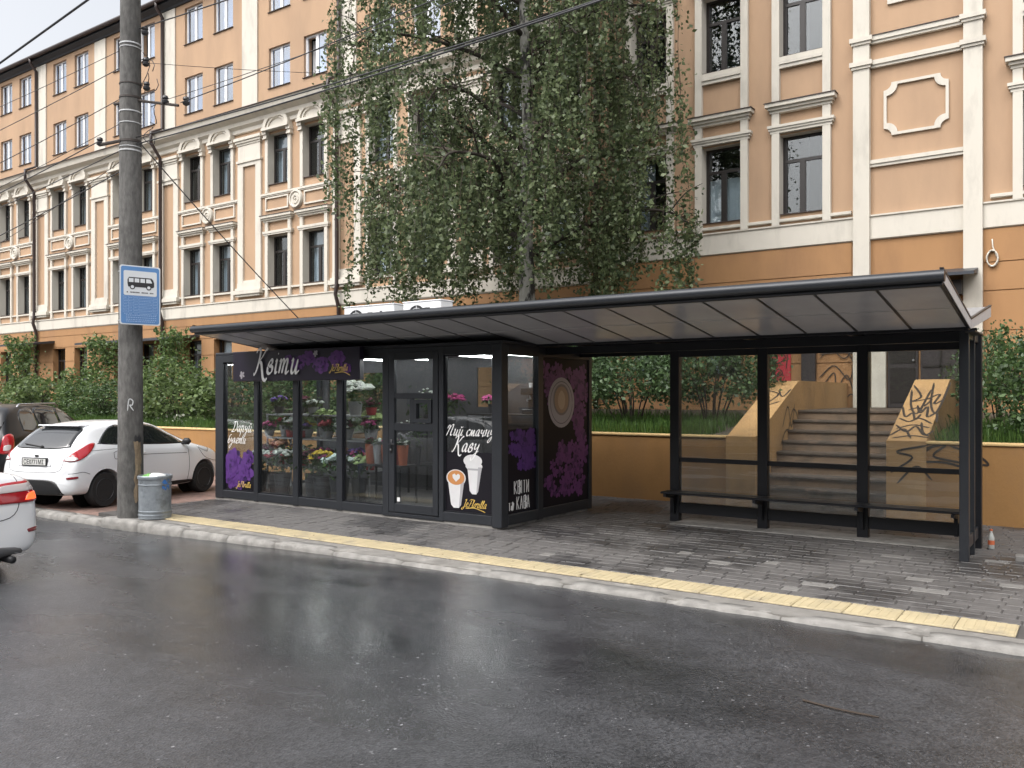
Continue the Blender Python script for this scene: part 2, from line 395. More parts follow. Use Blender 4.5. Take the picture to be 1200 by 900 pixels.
L.new(mulv(mrn(wet, 0, 1, 1.15, .62), mrn(nz(3.5, 5), .25, .75, .75, 1.25)), sc.inputs['Scale'])
L.new(sc.outputs[0], p.inputs['Base Color'])
L.new(mrn(wet, 0, 1, .34, .13), p.inputs['Roughness']); p.inputs['Specular IOR Level'].default_value = .75
bp = N.new('ShaderNodeBump'); bp.inputs['Distance'].default_value = .006; L.new(mrn(wet, 0, 1, .36, .13), bp.inputs['Strength'])
L.new(agg.outputs['Distance'], bp.inputs['Height']); L.new(bp.outputs[0], p.inputs['Normal'])
mb = MB(); xs = [-160,-60,-30,-20,-14]+[-12+.75*i for i in range(18)]+[4,10,30,120]; ys = [-9,-4,0,2,4,5.5,6.3,6.74]
rr = random.Random(3)
for x in xs:
    for y in ys: mb.v.append((x, y, zroad(x)+(-.012 if 5.8 < y < 6.5 else 0)))
for i in range(len(xs)-1):
    for j in range(len(ys)-1):
        a = i*len(ys)+j; mb.f.append((a, a+len(ys), a+len(ys)+1, a+1))
struct('road', mb, 'asphalt', True)
mb = MB(); mb.box(-160, 120, -16, -9.0, -.3, -.02); struct('far_pavement', mb, 'concrete')
# kerb: bedding strip with single stones
mb = MB(); mb.box(-60, -11.75, 6.76, 6.98, -.3, -.062); mb.box(-11.75, 40, 6.79, 7.08, -.3, -.006)
kerb = struct('kerb', mb, 'kerb_bed')
x = -30.; k = 0
while x < 6:
    ln = rr.uniform(.85, 1.05); low = x+ln < -11.7
    if not low and x < -11.75: ln = -11.75-x if -11.75-x > .3 else .9; low = x+ln <= -11.7
    zt = -.05 if low else (-.004+rr.uniform(-.012,.008)); dy = rr.uniform(-.015,.015)
    q = MB(); n = 9; t = .19
    for i in range(n):
        xx = x+.006+(ln-.012)*i/(n-1); e = .018 if i in (0,n-1) else 0
        ch = lambda a: rr.uniform(-a, a)
        pr_ = [(6.73+dy+ch(.006), -.3),(6.73+dy+ch(.012)+e, zt-.055+ch(.02)),(6.75+dy+ch(.012)+e, zt-.008-e+ch(.006)),(6.82+dy, zt-e*.6+ch(.004)),(6.73+t+dy-e, zt-e*.5+ch(.004)),(6.73+t+dy, -.3)]
        q.v += [(xx, a, b) for a, b in pr_]
    for i in range(n-1):
        for j in range(6): a = i*6+j; b = i*6+(j+1)%6; q.f.append((a,b,b+6,a+6))
    q.f += [tuple(range(6)), tuple((n-1)*6+j for j in range(6))]
    part('kerb_stone', q, 'kerb', kerb, True); x += ln; k += 1
# pavement: mortar bed, grey pavers, red brick paving by the cars
mb = MB(); mb.box(-12.3, 40, 6.97, 13.1, -.3, -.009); pave = struct('pavement', mb, 'mortar')
def paver_mesh(lx, ly, name, mt):
    q = MB(); a, b = lx/2-.003, ly/2-.003; c = .006
    q.add([(-a,-b,-.012),(a,-b,-.012),(a,b,-.012),(-a,b,-.012),(-a+c,-b+c,0),(a-c,-b+c,0),(a-c,b-c,0),(-a+c,b-c,0)],
          [(4,5,6,7),(0,1,5,4),(1,2,6,5),(2,3,7,6),(3,0,4,7)])
    return q.mesh(name, mt, fix=False)
cells = []
row = 0; y = 7.5+.08
while y < 13.05:
    x = -12.25+(.12 if row % 2 else 0)
    while x < 9:
        ln = rr.choice((.16,.24,.24,.32)); x += ln/2
        if not (-12.2 < x < -6.5 and 9.1 < y < 11.2): cells.append((x, y, ln))
        x += ln/2
    y += .155; row += 1
def vis(c):
    x, y, ln = c; d = -x*math.sin(TH)+y*math.cos(TH); l = x*math.cos(TH)+y*math.sin(TH)
    return (abs(l/d) < .61, -d)
order = sorted(cells, key=lambda c: (not vis(c)[0], -vis(c)[1]))
pale = mat('paver_pale', (.33,.32,.30), .6, var=.12, vscale=8, bump=.3)
PMS = {l: paver_mesh(l, .155, 'paver', 'paver') for l in (.16,.24,.32)}; PPS = {l: paver_mesh(l, .155, 'paver', 'pale_paver') for l in (.16,.24,.32)}
for c in order[:290]:
    o = put('paver', (PPS if rr.random() < .03 else PMS)[c[2]], pave, (c[0], c[1], rr.uniform(-.003,.003)), (rr.uniform(-.008,.008), rr.uniform(-.006,.006), rr.uniform(-.01,.01)))
q = MB(); b, cc = .0745, .005
for x, y, ln in order[290:]:
    a = ln/2-.003
    z = rr.uniform(-.003,.002); t = rr.uniform(-.002,.002)
    q.add([(x-a,y-b,-.012),(x+a,y-b,-.012),(x+a,y+b,-.012),(x-a,y+b,-.012),(x-a+cc,y-b+cc,z-t),(x+a-cc,y-b+cc,z+t),(x+a-cc,y+b-cc,z+t),(x-a+cc,y+b-cc,z-t)],
          [(4,5,6,7),(0,1,5,4),(1,2,6,5),(2,3,7,6),(3,0,4,7)])
o = put('pavers', q.mesh('pavers', 'paver', fix=False), pave); o['kind'] = 'stuff'
# red brick forecourt with a brick pattern in the material
m = bpy.data.materials.new('red_paving'); m.use_nodes = True; MATS['red_paving'] = m
N = m.node_tree.nodes; L = m.node_tree.links; p = N['Principled BSDF']; p.inputs['Roughness'].default_value = .75
g = N.new('ShaderNodeNewGeometry'); br = N.new('ShaderNodeTexBrick'); br.inputs['Scale'].default_value = 1
br.inputs['Color1'].default_value = (.27,.17,.14,1); br.inputs['Color2'].default_value = (.19,.125,.105,1); br.inputs['Mortar'].default_value = (.10,.085,.075,1)
br.inputs['Mortar Size'].default_value = .006; br.inputs['Brick Width'].default_value = .2; br.inputs['Row Height'].default_value = .1
L.new(g.outputs['Position'], br.inputs['Vector']); t = N.new('ShaderNodeTexNoise'); t.inputs['Scale'].default_value = 1.4; t.inputs['Detail'].default_value = 6
L.new(g.outputs['Position'], t.inputs['Vector'])
x = N.new('ShaderNodeVectorMath'); x.operation = 'SCALE'; L.new(br.outputs[0], x.inputs[0]); L.new(mrn(t.outputs[0], .3, .7, .7, 1.3), x.inputs['Scale'])
L.new(x.outputs[0], p.inputs['Base Color'])
mb = MB(); mb.box(-60, -12.3, 6.97, 12.02, -.3, -.056); struct('forecourt', mb, 'red_paving')
# tactile strip of yellow ribbed tiles
q = MB(); q.bbox(-.197, .197, -.176, .176, -.02, .008, .004)
for i in range(6):
    x = -.165+.066*i; q.bbox(x-.021, x+.021, -.166, .166, .006, .0115, .004)
TM = q.mesh('tactile_tile', 'tactile')
mb = MB(); mb.box(-11.3, -.5, 7.082, 7.462, -.1, -.004); strip = tag(part('tactile_paving', mb, 'mortar'), kind='structure')
for i in range(27):
    put('tactile_tile', TM, strip, (-.7-.4*i, 7.27, rr.uniform(-.002,.002)), (rr.uniform(-.006,.006), rr.uniform(-.006,.006), rr.uniform(-.006,.006)))
# ---------------------------------------------------------------- retaining wall, terrace, stair
def wallseg(mb, x0, x1, y0, y1, z1):
    mb.bbox(x0, x1, y0, y1, -.4, z1-.03, .012)
rw = thing('retaining_wall', 'low orange plastered retaining wall with a pale coping behind the bus shelter', 'wall', (-6, 13, 0))
mb = MB(); wallseg(mb, -12.6, -4.85, 13.0, 13.22, 1.09); wallseg(mb, -2.02, 20, 13.0, 13.22, 1.09); part('wall', mb, 'orange_wall', rw)
mb = MB(); wallseg(mb, -60, -12.6, 12.0, 12.22, .98); wallseg(mb, -12.82, -12.6, 12.22, 13.22, .98); part('wall', mb, 'orange_wall', rw)
mat('coping', (.62, .43, .2), .85, var=.1, vscale=4)
mb = MB(); mb.bbox(-12.62, -4.87, 12.98, 13.25, 1.06, 1.10, .01); mb.bbox(-2.0, 20, 12.98, 13.25, 1.06, 1.10, .01); part('coping', mb, 'coping', rw)
mb = MB(); mb.bbox(-60, -12.64, 11.98, 12.25, .95, .99, .01); part('coping', mb, 'coping', rw)
# terrace ground
mb = MB(); rows = [(13.22,1.03),(14.5,1.18),(16.5,1.33),(19.1,1.42)]
for (xa, xb) in ((-12.6,-4.86),(-1.86,22)):
    n = len(mb.v)
    for y, z in rows: mb.v += [(xa,y,z),(xb,y,z)]
    mb.f += [(n+2*i, n+2*i+1, n+2*i+3, n+2*i+2) for i in range(3)]
n = len(mb.v)
for y, z in [(12.22,.92),(14,1.1),(16.5,1.3),(19.1,1.42)]: mb.v += [(-60,y,z),(-12.6,y,z)]
mb.f += [(n+2*i, n+2*i+1, n+2*i+3, n+2*i+2) for i in range(3)]
struct('terrace', mb, 'soil')
# stair with sloped parapets
stair = thing('entrance_stair', 'worn brown entrance stair with sloped graffitied parapets behind the shelter glass', 'stairs', (-3.4, 13, 0))
for k in range(9):
    y = 12.8+.3*k; q = MB(); q.bbox(-4.38, -2.5, y, 15.6 if k < 8 else 19.2, -.3+.165*k+.17, .165*(k+1)-.045, .006)
    st = part('step', q, 'step', stair)
    q = MB(); q.bbox(-4.375, -2.505, y-.03, 15.6 if k < 8 else 19.2, .165*(k+1)-.045, .165*(k+1), .008); part('nosing', q, 'step_nose', st)
def parapet(x0, x1, nm):
    pr_ = [(12.95,-.3),(12.95,1.1),(13.06,1.12),(15.2,1.98),(15.35,2.0),(19.0,2.0),(19.0,-.3)]
    q = MB(); q.prism(pr_, x0, x1, 'x'); return part('parapet', q, 'parapet', stair)
pl = parapet(-4.85, -4.38, 'l'); pr2 = parapet(-2.5, -1.99, 'r')
# graffiti strokes painted on stair, parapet and wall
def scrawl(rng, n, sx, sy):
    pts = [(rng.uniform(0,sx), rng.uniform(0,sy))]
    for i in range(n): pts.append((min(sx,max(0,pts[-1][0]+rng.uniform(-.25,.45)*sx*.5)), rng.uniform(0,sy)))
    return catmull(pts, 7)
gr = random.Random(11)
mb = MB(); U = Vector((1,0,0)); sv = Vector((0,2.14,.86)).normalized(); O = Vector((-2.5,13.06,1.12))
for pts in ([(.02,1.9),(.12,1.2),(.25,.95),(.3,1.9)],[(.3,2.2),(.38,1.3),(.5,1.0),(.54,2.2)],[(.0,1.2),(.1,.8),(.18,.95),(.25,.7),(.3,.9)],
            [(.2,1.25),(.28,.95),(.35,1.2),(.4,.8),(.5,.95),(.55,.6)],[(.02,.5),(.2,.25),(.3,.45),(.45,.15),(.55,.3)],[(.05,.35),(.25,.5),(.5,.4)],[(.0,.1),(.15,.35),(.3,.02)],[(.02,2.1),(.2,1.6),(.1,1.4),(.35,1.5),(.3,1.2)],[(.3,1.5),(.45,1.7),(.42,1.3),(.54,1.5)],[(.02,.75),(.18,.62),(.3,.75),(.5,.55)],[(.1,1.05),(.22,1.15),(.3,1.02)],[(.35,.6),(.42,.25),(.52,.1)],[(.05,.02),(.3,.12),(.54,.05)]):
    ribbon(mb, catmull(pts,6), O, U, sv, .035, None, .003)
part('graffiti', mb, 'graffiti', pr2)
mb = MB(); O = Vector((-4.85,13.06,1.12))
for pts in ([(.05,1.9),(.3,1.7),(.2,1.2),(.42,1.4)],[(.25,1.9),(.4,1.6),(.45,1.95)]): ribbon(mb, catmull(pts,6), O, U, sv, .03, None, .003)
O = Vector((-4.38,13.4,1.0)); U2 = Vector((0,1,0)); V2 = Vector((0,0,1))
for pts in ([(.9,.2),(1.2,.55),(1.4,.2),(1.6,.6)],[(1.2,.1),(1.5,.5),(1.8,.3),(1.7,.05)],[(.8,-.1),(1.1,.15),(1.5,.1)]): ribbon(mb, catmull(pts,6), O, U2, V2, .03, None, .003)
part('graffiti', mb, 'graffiti', pl)
mb = MB(); O = Vector((-2.3,13.0,.2)); UX = Vector((1,0,0)); UZ = Vector((0,0,1))
for pts in ([(.0,.62),(.25,.78),(.55,.86),(.4,.7),(.75,.62)],[(.02,.6),(.5,.62),(.8,.55)],[(.6,.85),(.95,.72),(1.05,.6),(.7,.7)],[(.3,.86),(.45,.88),(.2,.7)]):
    ribbon(mb, catmull(pts,6), O, UX, UZ, .03, None, .004)
for pts in ([(.02,.2),(.3,.42),(.1,.5),(.5,.6)],[(.1,.05),(.35,.3),(.55,.12)]): ribbon(mb, catmull(pts,6), (-2.46,12.95,.45), UX, UZ, .028, None, .004)
part('graffiti', mb, 'graffiti', rw)
# ---------------------------------------------------------------- school-like building: two wings
bld = thing('building', 'long peach stucco building with cream mouldings above the retaining wall', 'building', (-20, 19, 1.3))
YL, YR = 19.0, 18.8
def holes_wall(mb, x0, x1, z0, z1, holes, Y, depth, rm=None):
    rm = mb if rm is None else rm
    hs = [h for h in holes if h[1] > x0 and h[0] < x1 and h[3] > z0 and h[2] < z1]
    X = sorted({x0, x1, *[min(max(v, x0), x1) for h in hs for v in h[:2]]}); Z = sorted({z0, z1, *[min(max(v, z0), z1) for h in hs for v in h[2:4]]})
    inside = lambda x, z: any(h[0] < x < h[1] and h[2] < z < h[3] for h in hs)
    for i in range(len(X)-1):
        for j in range(len(Z)-1):
            if inside((X[i]+X[i+1])/2, (Z[j]+Z[j+1])/2): continue
            mb.add([(X[i],Y,Z[j]),(X[i+1],Y,Z[j]),(X[i+1],Y,Z[j+1]),(X[i],Y,Z[j+1])], [(0,1,2,3)])
    for a, b, c, d in hs:
        a, b, c2, d2 = max(a,x0), min(b,x1), max(c,z0), min(d,z1); y2 = Y+depth
        rm.add([(a,Y,c2),(a,y2,c2),(a,y2,d2),(a,Y,d2)], [(0,1,2,3)]); rm.add([(b,Y,c2),(b,Y,d2),(b,y2,d2),(b,y2,c2)], [(0,1,2,3)])
        if d <= z1: rm.add([(a,Y,d),(a,y2,d),(b,y2,d),(b,Y,d)], [(0,1,2,3)])
        if c >= z0: rm.add([(a,Y,c),(b,Y,c),(b,y2,c),(a,y2,c)], [(0,1,2,3)])
def win_meshes(w, h, fm, gm, transom, mull, t=.05, y0=.20):
    """frame mesh + pane meshes; origin bottom centre on the wall face, +y inward"""
    F = MB(); y1 = y0+.07; a = w/2
    F.box(-a, a, y0, y1, 0, t); F.box(-a, a, y0, y1, h-t, h); F.box(-a, -a+t, y0+.002, y1, t, h-t); F.box(a-t, a, y0+.002, y1, t, h-t)
    zt = h*transom if transom else h-t; mx = -a+w*mull; panes = []
    if transom:
        F.box(-a+t, a-t, y0+.004, y1, zt-.035, zt+.035); panes.append((-a+t, a-t, zt+.035, h-t)); top = zt-.035
    else: top = h-t
    F.box(mx-.04, mx+.04, y0+.006, y1, t, top); panes += [(-a+t, mx-.04, t, top), (mx+.04, a-t, t, top)]
    # slim sash edge round the lower panes
    P = []
    for (p0, p1, q0, q1) in panes:
        F.box(p0, p0+.025, y0+.01, y1, q0, q1); F.box(p1-.025, p1, y0+.01, y1, q0, q1)
        g = MB(); g.box(p0+.004, p1-.004, y0+.032, y0+.040, q0+.003, q1-.003); P.append(g.mesh('pane', gm))
    return F.mesh('window_frame', fm), P
def curtain_mesh(x0, x1, z0, z1, y, m_, seed):
    q = MB(); n = 18; rg = random.Random(seed)
    for i in range(n+1):
        x = x0+(x1-x0)*i/n; yy = y+.03*math.sin(i*2.1+seed)+.01*rg.random()
        q.v += [(x,yy,z0),(x,yy,z1)]
    q.f = [(2*i,2*i+2,2*i+3,2*i+1) for i in range(n)]; return q.mesh('curtain', m_, True)
WT = {'L': (1.0, 1.70, *win_meshes(1.0, 1.70, 'win_dark', 'pane_glass', .70, .5)),
      'A': (1.06, 1.36, *win_meshes(1.06, 1.36, 'win_white', 'pane_blue', 0, .5, y0=.09)),
      'R': (.92, 1.74, *win_meshes(.92, 1.74, 'win_dark', 'pane_glass', .69, .46))}
CU = {k: [curtain_mesh(-v[0]/2+.02, -.05, .05, v[1]-.03, .38, 'curtain_white' if k == 'A' else 'curtain', 1), curtain_mesh(.08, v[0]/2-.02, .05, v[1]-.03, .38, 'curtain', 2),
          curtain_mesh(-v[0]/2, v[0]/2, .0, v[1]*.62, .42, 'curtain_white', 3), curtain_mesh(-v[0]/2+.02, v[0]/2-.02, .05, v[1]-.03, .40, 'curtain_white' if k == 'A' else 'curtain', 5)] for k, v in WT.items()}
SM = {k: (lambda q: q.mesh('window_sill', 'flashing'))(MB().box(-v[0]/2-.03, v[0]/2+.03, -.05, .2, -.012, .004)) for k, v in WT.items()}
wr = random.Random(21)
def window(kind, x, Y, z):
    w, h, F, P = WT[kind]; o = put('window', F, bld, (x, Y, z))
    for i, g in enumerate(P):
        if not (kind == 'A' and i == 0 and (abs(x+16.14) < .1 or abs(x+20.81) < .1 and z < 13 or abs(x+30.15) < .1 and z > 13)): put('pane', g, o)
    put('sill', SM[kind], o)
    r = wr.random(); lst = []
    if kind == 'L': lst = [0] if r < .3 else ([3] if r < .65 else ([0,1] if r < .85 else []))
    elif kind == 'A': lst = [3] if r < .45 else ([0] if r < .7 else [])
    else: lst = [0] if r < .35 else ([2] if r < .5 else [])
    for i in lst: put('curtain', CU[kind][i], o)
BAYS = [-12.33-4.67*k for k in range(-0, 8)]          # window pairs of the left wing
XL0, XL1, XR1 = -47.4, -10.55, 8.0
holesL = []; wins = []
for xc in BAYS:
    for s in (-.86, .86):
        x = xc+s
        for z in (5.40, 8.82): wins.append(('L', x, YL, z)); holesL.append((x-.5, x+.5, z, z+1.70))
        wins.append(('L', x-.0, YL, 2.05)); holesL.append((x-.5, x+.5, 2.05, 3.75))
        for z in (12.06, 14.62): wins.append(('A', x, YL, z)); holesL.append((x-.53, x+.53, z, z+1.36))
COLS = [-8.93, -7.13, -5.34, -.75, 1.05, 2.85, 4.65, 6.4]
holesR = []
for x in COLS:
    for z in (5.71, 9.17, 12.63):
        wins.append(('R', x, YR, z)); holesR.append((x-.46, x+.46, z, z+1.74))
for x in (-8.93, -7.13, 1.05, 4.65): wins.append(('R', x, YR, 2.2)); holesR.append((x-.46, x+.46, 2.2, 3.94))
mb = MB(); rv = MB(); holes_wall(mb, XL0, XL1, 4.58, 11.5, holesL, YL, .34, rv); holes_wall(mb, XL0, XL1, 11.5, 16.3, holesL, YL, .34); part('wall', mb, 'peach', bld); part('window_reveals', rv, 'cream', bld)['kind'] = 'stuff'
mb = MB(); holes_wall(mb, XL0, XL1, .9, 4.58, holesL, YL, .34); part('wall', mb, 'orange', bld)
mb = MB(); rv = MB(); holes_wall(mb, XL1, XR1, 5.0, 16.3, holesR, YR, .34, rv); part('wall', mb, 'peach', bld); part('window_reveals', rv, 'cream', bld)['kind'] = 'stuff'
mb = MB(); holes_wall(mb, XL1, XR1, .9, 5.0, holesR, YR, .34); part('wall', mb, 'orange', bld)
mb = MB(); mb.box(XL1-.0, XL1+.02, YR, YL+.3, .9, 16.3); part('wall_return', mb, 'peach', bld)
mb = MB(); mb.box(XL0, XR1, YL+1.2, YL+1.3, .9, 16.2); part('inner_wall', mb, 'room', bld)
mb = MB()
for z in (4.55, 8.0, 11.6, 14.1): mb.box(XL0, XR1, YL+.36, YL+1.2, z, z+.1)
x = XL0
while x < XR1: mb.box(x-.05, x+.05, YL+.36, YL+1.2, 1, 16.2); x += 2.335
part('room_partition', mb, 'room', bld)
mb = MB(); mb.box(XL0, XR1, YL+1.31, YL+13, .5, 16.3); part('rear_block', mb, 'peach', bld)
for w in wins: window(*w)
# rusticated ground-floor courses
for z0, z1 in ((1.25,1.98),(2.0,2.58),(2.6,3.18),(3.2,3.78),(3.8,4.26),(4.28,4.58)):
    mb = MB(); holes_wall(mb, XL0, XL1-.01, z0, z1, holesL, YL-.028, .028)
    mb.add([(XL0,YL-.028,z1),(XL1-.01,YL-.028,z1),(XL1-.01,YL,z1),(XL0,YL,z1)],[(0,1,2,3)]); part('stucco_course', mb, 'orange', bld)
ENT = holesR+[(-3.98,-1.2+-.9,0,9),(-5.4,-4.28,0,4.35)]
for z0, z1 in ((1.25,1.9),(1.92,2.42),(2.44,2.98),(3.0,3.75),(3.77,4.3),(4.32,4.95)):
    for xa, xb in ((XL1+.03,-4.3),(-1.9,XR1)):
        mb = MB(); holes_wall(mb, xa, xb, z0, z1, holesR, YR-.028, .028); mb.add([(xa,YR-.028,z1),(xb,YR-.028,z1),(xb,YR,z1),(xa,YR,z1)],[(0,1,2,3)])
        part('stucco_course', mb, 'orange', bld)
# ---- left wing mouldings (shared meshes per bay)
def prof_band(mb, x0, x1, Y, prof):          # prof: (proud, z) outline from bottom to top, closed at the wall
    mb.prism([(Y+.01, prof[0][1])]+[(Y-a, b) for a, b in prof]+[(Y+.01, prof[-1][1])], x0, x1, 'x')
mb = MB(); prof_band(mb, XL0-.4, XL1, YL, [(.04,4.56),(.07,4.6),(.07,4.98),(.10,5.0),(.10,5.04),(.03,5.05)]); part('belt_course', mb, 'cream', bld)
mb = MB(); prof_band(mb, XL0-.5, XL1, YL, [(.05,10.78),(.08,10.8),(.08,10.92),(.2,11.0),(.22,11.12),(.42,11.22),(.46,11.38),(.5,11.42)]); part('cornice', mb, 'cream', bld)
mb = MB(); mb.prism([(YL+.01,11.43),(YL-.53,11.43),(YL-.53,11.455),(YL+.01,11.62)], XL0-.5, XL1, 'x'); part('cornice_flashing', mb, 'flashing', bld)
mb = MB(); prof_band(mb, XL0-.6, XL1+.3, YL, [(.06,16.15),(.1,16.2),(.28,16.3),(.28,16.42)]); part('eaves', mb, 'roof_metal', bld)
mb = MB(); mb.prism([(YL-.36,16.43),(YL-.36,16.5),(YL+5.5,18.0),(YL+13,16.5),(YL+13,16.43)], XL0-.6, XR1, 'x'); part('roof', mb, 'roof_metal', bld)
mb = MB(); mb.tube([(XL0-.6,YL-.38,16.42),(XL1+.3,YL-.38,16.42)], .08, 8); part('gutter', mb, 'downpipe', bld)
mb = MB(); prof_band(mb, XL1+.05, XR1, YR, [(.1,16.1),(.2,16.25),(.3,16.3),(.3,16.42)]); part('eaves', mb, 'roof_metal', bld)
def hood_mesh():
    q = MB(); n = 18; zc = 0
    def arc(r, ry): return [(r*math.cos(math.pi*k/n), ry*math.sin(math.pi*k/n)) for k in range(n+1)]
    o_, i_ = arc(.64, .50), arc(.50, .37); d0 = -.20
    for k in range(n):   # raised archivolt
        (a,b),(c,d),(e,f),(g,h) = o_[k], o_[k+1], i_[k+1], i_[k]
        q.add([(a,d0,b),(c,d0,d),(e,d0,f),(g,d0,h),(a,.01,b),(c,.01,d),(e,.01,f),(g,.01,h)], [(0,1,2,3),(0,4,5,1),(3,2,6,7)])
    o2, i2 = arc(.46,.33), arc(.40,.28)
    for k in range(n):
        (a,b),(c,d),(e,f),(g,h) = o2[k], o2[k+1], i2[k+1], i2[k]
        q.add([(a,-.16,b),(c,-.16,d),(e,-.16,f),(g,-.16,h),(a,.01,b),(c,.01,d),(e,.01,f),(g,.01,h)], [(0,1,2,3),(0,4,5,1),(3,2,6,7)])
    t = arc(.5,.37); q.add([(x,-.11,z) for x, z in t], [tuple(range(n+1))])   # tympanum
    q.box(-.66, .66, -.24, .01, -.09, -.003)
    for s in (-1, 1):
        x = s*.59; q.box(x-.10, x+.10, -.17, .01, -.19, -.092); q.box(x-.085, x+.085, -.13, .01, -.30, -.192); q.box(x-.10, x+.10, -.15, .01, -.335, -.302)
    return q.mesh('window_hood', 'cream', 'auto')
def frame_rect(q, x0, x1, z0, z1, t, y0, y1=.01):
    q.box(x0,x1,y0,y1,z0,z0+t); q.box(x0,x1,y0,y1,z1-t,z1); q.box(x0,x0+t,y0+.001,y1,z0+t,z1-t); q.box(x1-t,x1,y0+.001,y1,z0+t,z1-t)
HOOD = hood_mesh()
J2 = MB().box(-.068, .068, -.08, .01, 8.54, 10.36).mesh('jamb_trim', 'cream')
q = MB()
for s in (1,-1): q.box(s*.499, s*.64, -.08, .01, 5.06, 7.59)
q.box(-.70,.70,-.10,.01,7.12,7.17); q.box(-.72,.72,-.12,.01,7.172,7.25)
q.box(-.70,.70,-.10,.01,7.56,7.62); q.box(-.74,.74,-.15,.01,7.622,7.68); q.box(-.77,.77,-.2,.01,7.682,7.76)
J1 = q.mesh('window_surround', 'cream')
q = MB(); q.box(-.78,.78,-.22,.01,7.762,7.776); J1F = q.mesh('cornice_flashing', 'flashing')
q = MB(); frame_rect(q, -.57, .57, 7.95, 8.40, .05, -.05); PANEL = q.mesh('panel_frame', 'cream')
q = MB(); q.lathe([(.31,.0),(.31,-.06),(.28,-.10),(.24,-.10),(.22,-.06),(.17,-.06),(.15,-.09),(.10,-.09),(.085,-.05),(.05,-.05),(.03,-.10),(.0,-.11)], 28, axis='y'); MEDAL = q.mesh('medallion', 'cream', 'auto')
q = MB(); q.box(-1.72,1.72,-.075,.01,8.47,8.535); q.box(-1.72,1.72,-.05,.01,8.43,8.469); SILL2 = q.mesh('sill_course', 'cream')
q = MB(); q.box(-1.72,1.72,-.07,.01,5.30,5.36); SILL1 = q.mesh('sill_course', 'cream')
q = MB(); q.box(-.61,-.33,-.07,.01,5.62,9.62); q.box(.33,.61,-.07,.01,5.62,9.62); q.box(-.61,.61,-.072,.01,9.62,9.75)
q.box(-.64,.64,-.11,.01,9.75,9.83); q.box(-.58,.58,-.075,.01,9.83,10.35); q.box(-.62,.62,-.10,.01,10.35,10.42); q.box(-.66,.66,-.14,.01,10.42,10.50); q.box(-.70,.70,-.18,.01,10.50,10.60)
q.box(-.36,.36,-.05,.01,5.62,5.70); q.box(-.61,.61,-.09,.01,5.44,5.62); q.box(-.66,.66,-.13,.01,5.36,5.44); q.box(-.70,.70,-.19,.01,5.22,5.36); q.box(-.64,.64,-.14,.01,5.14,5.22)
PIL = q.mesh('pilaster', 'cream')
q = MB(); q.box(-.40,.40,-.05,.01,11.6,16.12); APIL = q.mesh('attic_pilaster', 'cream')
for i, xc in enumerate(BAYS):
    for s in (-.86,.86):
        put('window_hood', HOOD, bld, (xc+s, YL, 10.69)); [put('jamb_trim', J2, bld, (xc+s+e*.567, YL, 0)) for e in (-1,1)]; put('window_surround', J1, bld, (xc+s, YL, 0)); put('cornice_flashing', J1F, bld, (xc+s, YL, 0))
    [put('panel_frame', PANEL, bld, (xc+e*.95, YL, 0)) for e in (-1,1)]; put('medallion', MEDAL, bld, (xc, YL, 8.18)); put('sill_course', SILL2, bld, (xc, YL, 0)); put('sill_course', SILL1, bld, (xc, YL, 0))
    put('pilaster', PIL, bld, (xc-2.335, YL, 0)); put('attic_pilaster', APIL, bld, (xc-2.335, YL, 0))
    if i % 2 == 1:
        x = xc-2.335-.28; q = MB(); q.tube([(x,YL-.38,16.4),(x,YL-.36,16.2),(x,YL-.12,15.9),(x,YL-.12,11.75),(x,YL-.58,11.5),(x,YL-.58,11.1),(x,YL-.2,10.6),(x,YL-.2,5.2),(x,YL-.25,4.9),(x,YL-.12,4.5),(x,YL-.12,1.3)], .065, 8)
        part('downpipe', q, 'downpipe', bld, True)
q = MB(); q.tube([(-10.35,YR-.12,16.2),(-10.35,YR-.12,1.3)], .065, 8); part('downpipe', q, 'downpipe', bld, True)
# slab awnings over the ground floor of the left wing
for x0, x1, z in ((-39.7,-36.9,4.0),(-33.5,-26.8,3.86)):
    q = MB(); q.prism([(YL,z),(YL-1.0,z-.12),(YL-1.0,z-.04),(YL,z+.1)], x0, x1, 'x'); part('awning', q, 'roof_metal', bld)
# ---- right wing mouldings
mb = MB(); prof_band(mb, XL1+.05, XR1, YR, [(.03,4.96),(.06,4.98),(.06,5.42),(.09,5.44),(.09,5.47),(.02,5.48)]); part('belt_course', mb, 'cream', bld)
mb = MB(); prof_band(mb, XL1+.05, -4.30, YR, [(.06,5.535),(.085,5.545),(.085,5.60),(.06,5.61)]); prof_band(mb, -1.75, XR1, YR, [(.06,5.535),(.085,5.545),(.085,5.60),(.06,5.61)]); part('string_course', mb, 'cream', bld)
q = MB()
for s in (1,-1): q.box(s*.459, s*.625, -.095, .01, 5.46, 16.1)
SURR = q.mesh('surround_strip', 'cream')
q = MB()
q.box(-.66,.66,-.10,.01,7.49,7.55); q.box(-.69,.69,-.125,.01,7.552,7.60); q.box(-.71,.71,-.15,.01,7.602,7.66)
q.box(-.66,.66,-.11,.01,7.93,7.99); q.box(-.69,.69,-.16,.01,7.992,8.05); q.box(-.74,.74,-.22,.01,8.052,8.13)
CORN = q.mesh('window_cornice', 'cream')
q = MB(); q.box(-.46,.46,-.085,.005,8.90,8.98); q.box(-.46,.46,-.11,.005,8.982,9.06); q.box(-.46,.46,-.085,.005,9.062,9.15); SBAR = q.mesh('sill_bar', 'cream')
q = MB(); q.box(-.76,.76,-.24,.01,8.132,8.15); CFL = q.mesh('cornice_flashing', 'flashing')
